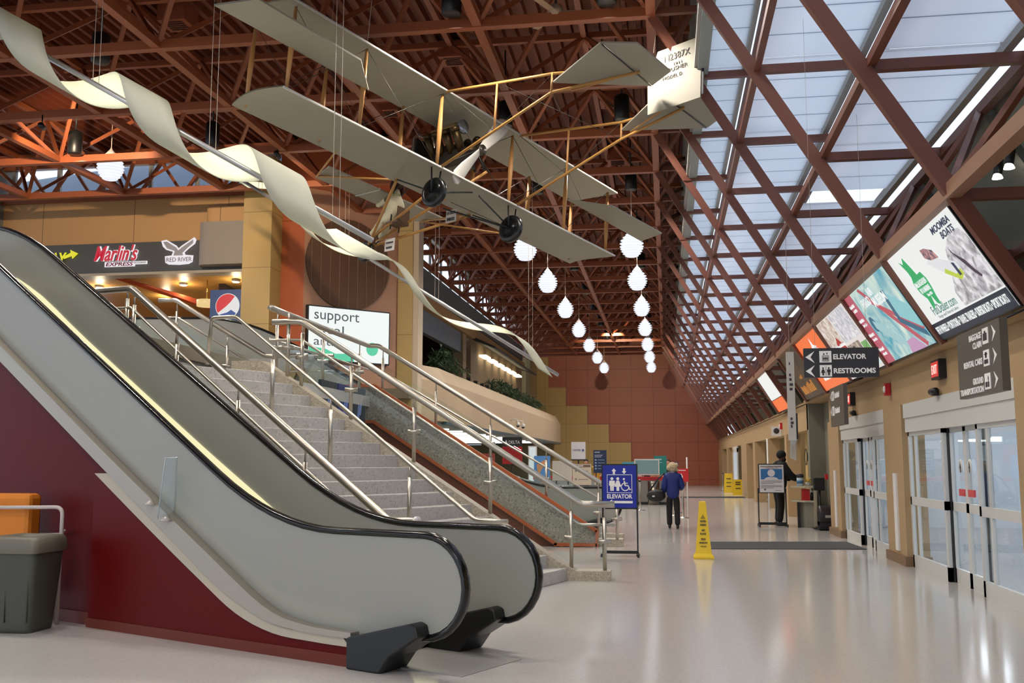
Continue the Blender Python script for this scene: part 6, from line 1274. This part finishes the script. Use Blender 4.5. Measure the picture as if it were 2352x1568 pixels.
def person(loc, rz, H_, lab, arms, legs, lean, skin_m, coat, trousers, hairf, shoe=black, coat_len=.78, bulk=1.0, torso=1.0):
    t = thing('person', lab, 'person', loc, rz=rz); s = H_ / 1.72
    L = lambda x, y, z: V((x * s, (y + lean * max(0, z - .9)) * s, z * s))
    ch, nk = 1.22, 1.44
    pts = [(L(0, 0, .95), .13 * s), (L(0, 0, 1.1), .12 * s), (L(0, -.01, ch), .135 * s), (L(0, -.01, 1.36), .1 * s), (L(0, .0, nk), .055 * s), (L(0, .02, 1.5), .055 * s), (L(0, .03, 1.57), (.072 * s, .085 * s)), (L(0, .025, 1.64), (.078 * s, .09 * s)), (L(0, .015, 1.7), .05 * s)]
    ed = [(i, i + 1) for i in range(8)]
    pts.append((L(0, .125, 1.575), .014 * s)); ed.append((6, 9))
    for sg in (-1, 1): pts.append((L(sg * .085, .02, 1.585), .016 * s)); ed.append((6, len(pts) - 1))
    cp = [(p, (r if not hasattr(r, '__len__') else r[0]) * 1.14 * bulk) for p, r in pts[:4]]; cp[0] = (L(0, 0, coat_len), .17 * s * bulk); cp[3] = (L(0, -.01, 1.38), .105 * s * bulk); ce = [(0, 1), (1, 2), (2, 3)]; cp.append((L(0, .0, 1.46), .075 * s)); ce.append((3, 4))
    for sg, (el, wr, hd, hn) in zip((-1, 1), arms):
        sh = L(sg * .185 * torso, -.01, 1.36); el, wr = V(el) * s, V(wr) * s; i = len(pts); pts += [(sh, .062 * s), (el, .046 * s), (wr, .03 * s)]; ed += [(3, i), (i, i + 1), (i + 1, i + 2)]; hand(pts, ed, i + 2, wr, hd, hn, sg)
        j = len(cp); w2 = el.lerp(wr, .92); cp += [(sh, .085 * s * bulk), (el, .068 * s * bulk), (w2, .052 * s * bulk)]; ce += [(3, j), (j, j + 1), (j + 1, j + 2)]
    tp = [(L(0, 0, .98), .14 * s), (L(0, 0, .9), .15 * s)]; te = [(0, 1)]
    for sg, (kn, an) in zip((-1, 1), legs):
        i = len(pts); hp = L(sg * .09, 0, .86); kn, an = V(kn) * s, V(an) * s; pts += [(hp, .085 * s), (kn, .055 * s), (an, .04 * s)]; ed += [(0, i), (i, i + 1), (i + 1, i + 2)]
        j = len(tp); tp += [(hp, .11 * s), (kn, .085 * s), (an + V((0, 0, -.02 * s)), .078 * s)]; te += [(1, j), (j, j + 1), (j + 1, j + 2)]
        f = MB(); c = an; f.loft([[V((c.x + sg * 0 + w * cos(q) * s, c.y + y * s, max(0, zc + h * sin(q)) * s)) for q in [k * pi / 5 for k in range(10)]] for y, w, h, zc in ((-.08, .03, .03, .05), (-.05, .042, .05, .05), (.04, .045, .05, .05), (.12, .045, .035, .035), (.17, .03, .02, .025))]); f.build('shoe', shoe, t, local=True)
    skin('body', pts, ed, skin_m, t, 1); skin('jacket', cp, ce, coat, t, 2); skin('trousers', tp, te, trousers, t, 2)
    hairf(t, s, L); return t
blackcloth = mat('black_cloth', '#0b0b0e', .8); bluecoat = mat('blue_coat', '#12266b', .7, noise=.15, nscale=9); hairm = mat('blond_hair', '#b8a684', .7, noise=.25, nscale=30)
def w_hair(t, s, L):
    m = MB(); m.ball(L(0, -.01, 1.61), (.135 * s, .135 * s, .135 * s), 16, 10)
    for i in range(26): a = i * 2.4; z = 1.53 + .16 * ((i * .37) % 1); m.ball(L(.115 * cos(a), -.01 + .115 * sin(a), z), .045 * s, 6, 5)
    m.build('hair', hairm, t, local=True); m = MB(); m.tube([L(-.1, .03, 1.45), L(0, -.09, 1.47), L(.1, .03, 1.45), L(0, .08, 1.43), L(-.1, .03, 1.45)], .045 * s, 8); m.build('scarf', mat('scarf_grey', '#77738c', .8), t, local=True)
wm = person((.14, 24.95, 0), 0, 1.58, 'person in a blue coat and black trousers walking away with a black bag', [((-.24, -.02, 1.1), (-.22, .1, .92), (0, .6, -.6), (1, 0, 0)), ((.25, -.03, 1.1), (.2, .2, 1.02), (-.2, .9, .1), (-1, 0, 0))], [((-.1, .05, .48), (-.1, .03, .08)), ((.1, -.02, .48), (.11, -.1, .09))], .04, skinm, bluecoat, blackcloth, w_hair, bulk=1.25, coat_len=.72, torso=.84)
bg_ = thing('shoulder_bag', 'black shoulder bag hanging at the left hip of the walking person', 'bag', (-.22, 24.95, .72)); m = MB(); m.ball((-.27, 24.92, .78), (.23, .13, .15), 18, 12); m.build('pouch', mat('bag_black', '#0d0d10', .6), bg_); MB().tube([(-.44, 24.95, .88), (-.2, 24.9, 1.2), (-.06, 24.93, 1.33), (.0, 24.97, 1.28), (-.1, 25.04, 1.0), (-.2, 25.03, .86)], .018, 8).build('strap', black, bg_); MB().lohi((-.36, 24.785, .76), (-.3, 24.8, .79)).build('patch', white, bg_); MB().tube([(-.46, 24.82, .86), (-.27, 24.78, .9), (-.1, 24.84, .86)], .008, 6).build('zip_line', mat('zip_grey', '#55555a', .4, .6), bg_)
def m_hair(t, s, L):
    MB().ball(L(0, .0, 1.64), (.105 * s, .118 * s, .105 * s), 18, 12).build('beanie', blackcloth, t, local=True); m = MB(); m.ball(L(0, .075, 1.525), (.068 * s, .06 * s, .06 * s), 14, 8); m.build('face_mask', mat('mask_black', '#0f0f12', .7), t, local=True); m = MB(); m.ball(L(0, -.02, 1.44), (.13 * s, .12 * s, .07 * s), 14, 8); m.build('hood', blackcloth, t, local=True)
    c = L(-.05, -.215, 1.26); m = MB(); m.tube([c + V((-.06, 0, 0)), c + V((0, -.01, .03)), c + V((.06, 0, 0))], .012, 6); m.build('back_print', mat('print_pale', '#8f959c', .6), t, local=True)
    for sg in (-1, 1): MB().ball(L(sg * .032, .108, 1.61), .011 * s, 8, 6).build('eye', white, t, local=True)
mn = person((2.8, 26.42, 0), radians(-72), 1.88, 'person in black clothes, knit cap and mask leaning on the kiosk counter', [((-.26, .22, 1.14), (-.14, .44, 1.06), (.2, .9, .1), (0, 0, -1)), ((.28, .2, 1.14), (.16, .44, 1.06), (-.2, .9, .1), (0, 0, -1))], [((-.11, .06, .49), (-.1, .02, .09)), ((.11, .02, .49), (.12, -.04, .09))], .14, skind, mat('black_hoodie', '#0c0e13', .85), blackcloth, m_hair, bulk=1.4)
def a_hair(col):
    def f(t, s, L): MB().ball(L(0, -.01, 1.64), (.1 * s, .11 * s, .1 * s), 14, 10).build('hair', mat('hair_' + col, col, .7), t, local=True)
    return f
armsd = [((-.26, .05, 1.1), (-.2, .25, 1.02), (.2, .9, 0), (0, 0, -1)), ((.26, .05, 1.1), (.2, .25, 1.02), (-.2, .9, 0), (0, 0, -1))]; legsd = [((-.1, .02, .48), (-.1, 0, .09)), ((.1, .02, .48), (.1, 0, .09))]
for x, y, l, c, h in ((-3.35, 42.2, 'person with dark hair behind the beige notice board', '#8a6f2a', '#15100d'), (-3.05, 44.5, 'person with dark hair in a yellow top behind the counter', '#b98a2a', '#1a120e'), (-1.15, 43.8, 'person in pale clothes at the counter beside the monitor', '#b8b2ac', '#3a332e'), (.05, 43.2, 'person in black behind the walking woman', '#15151a', '#2a221e')):
    person((x, y, 0), pi, 1.72, l, armsd, legsd, .02, skinm, mat('top_' + c, c, .8), blackcloth, a_hair(h))
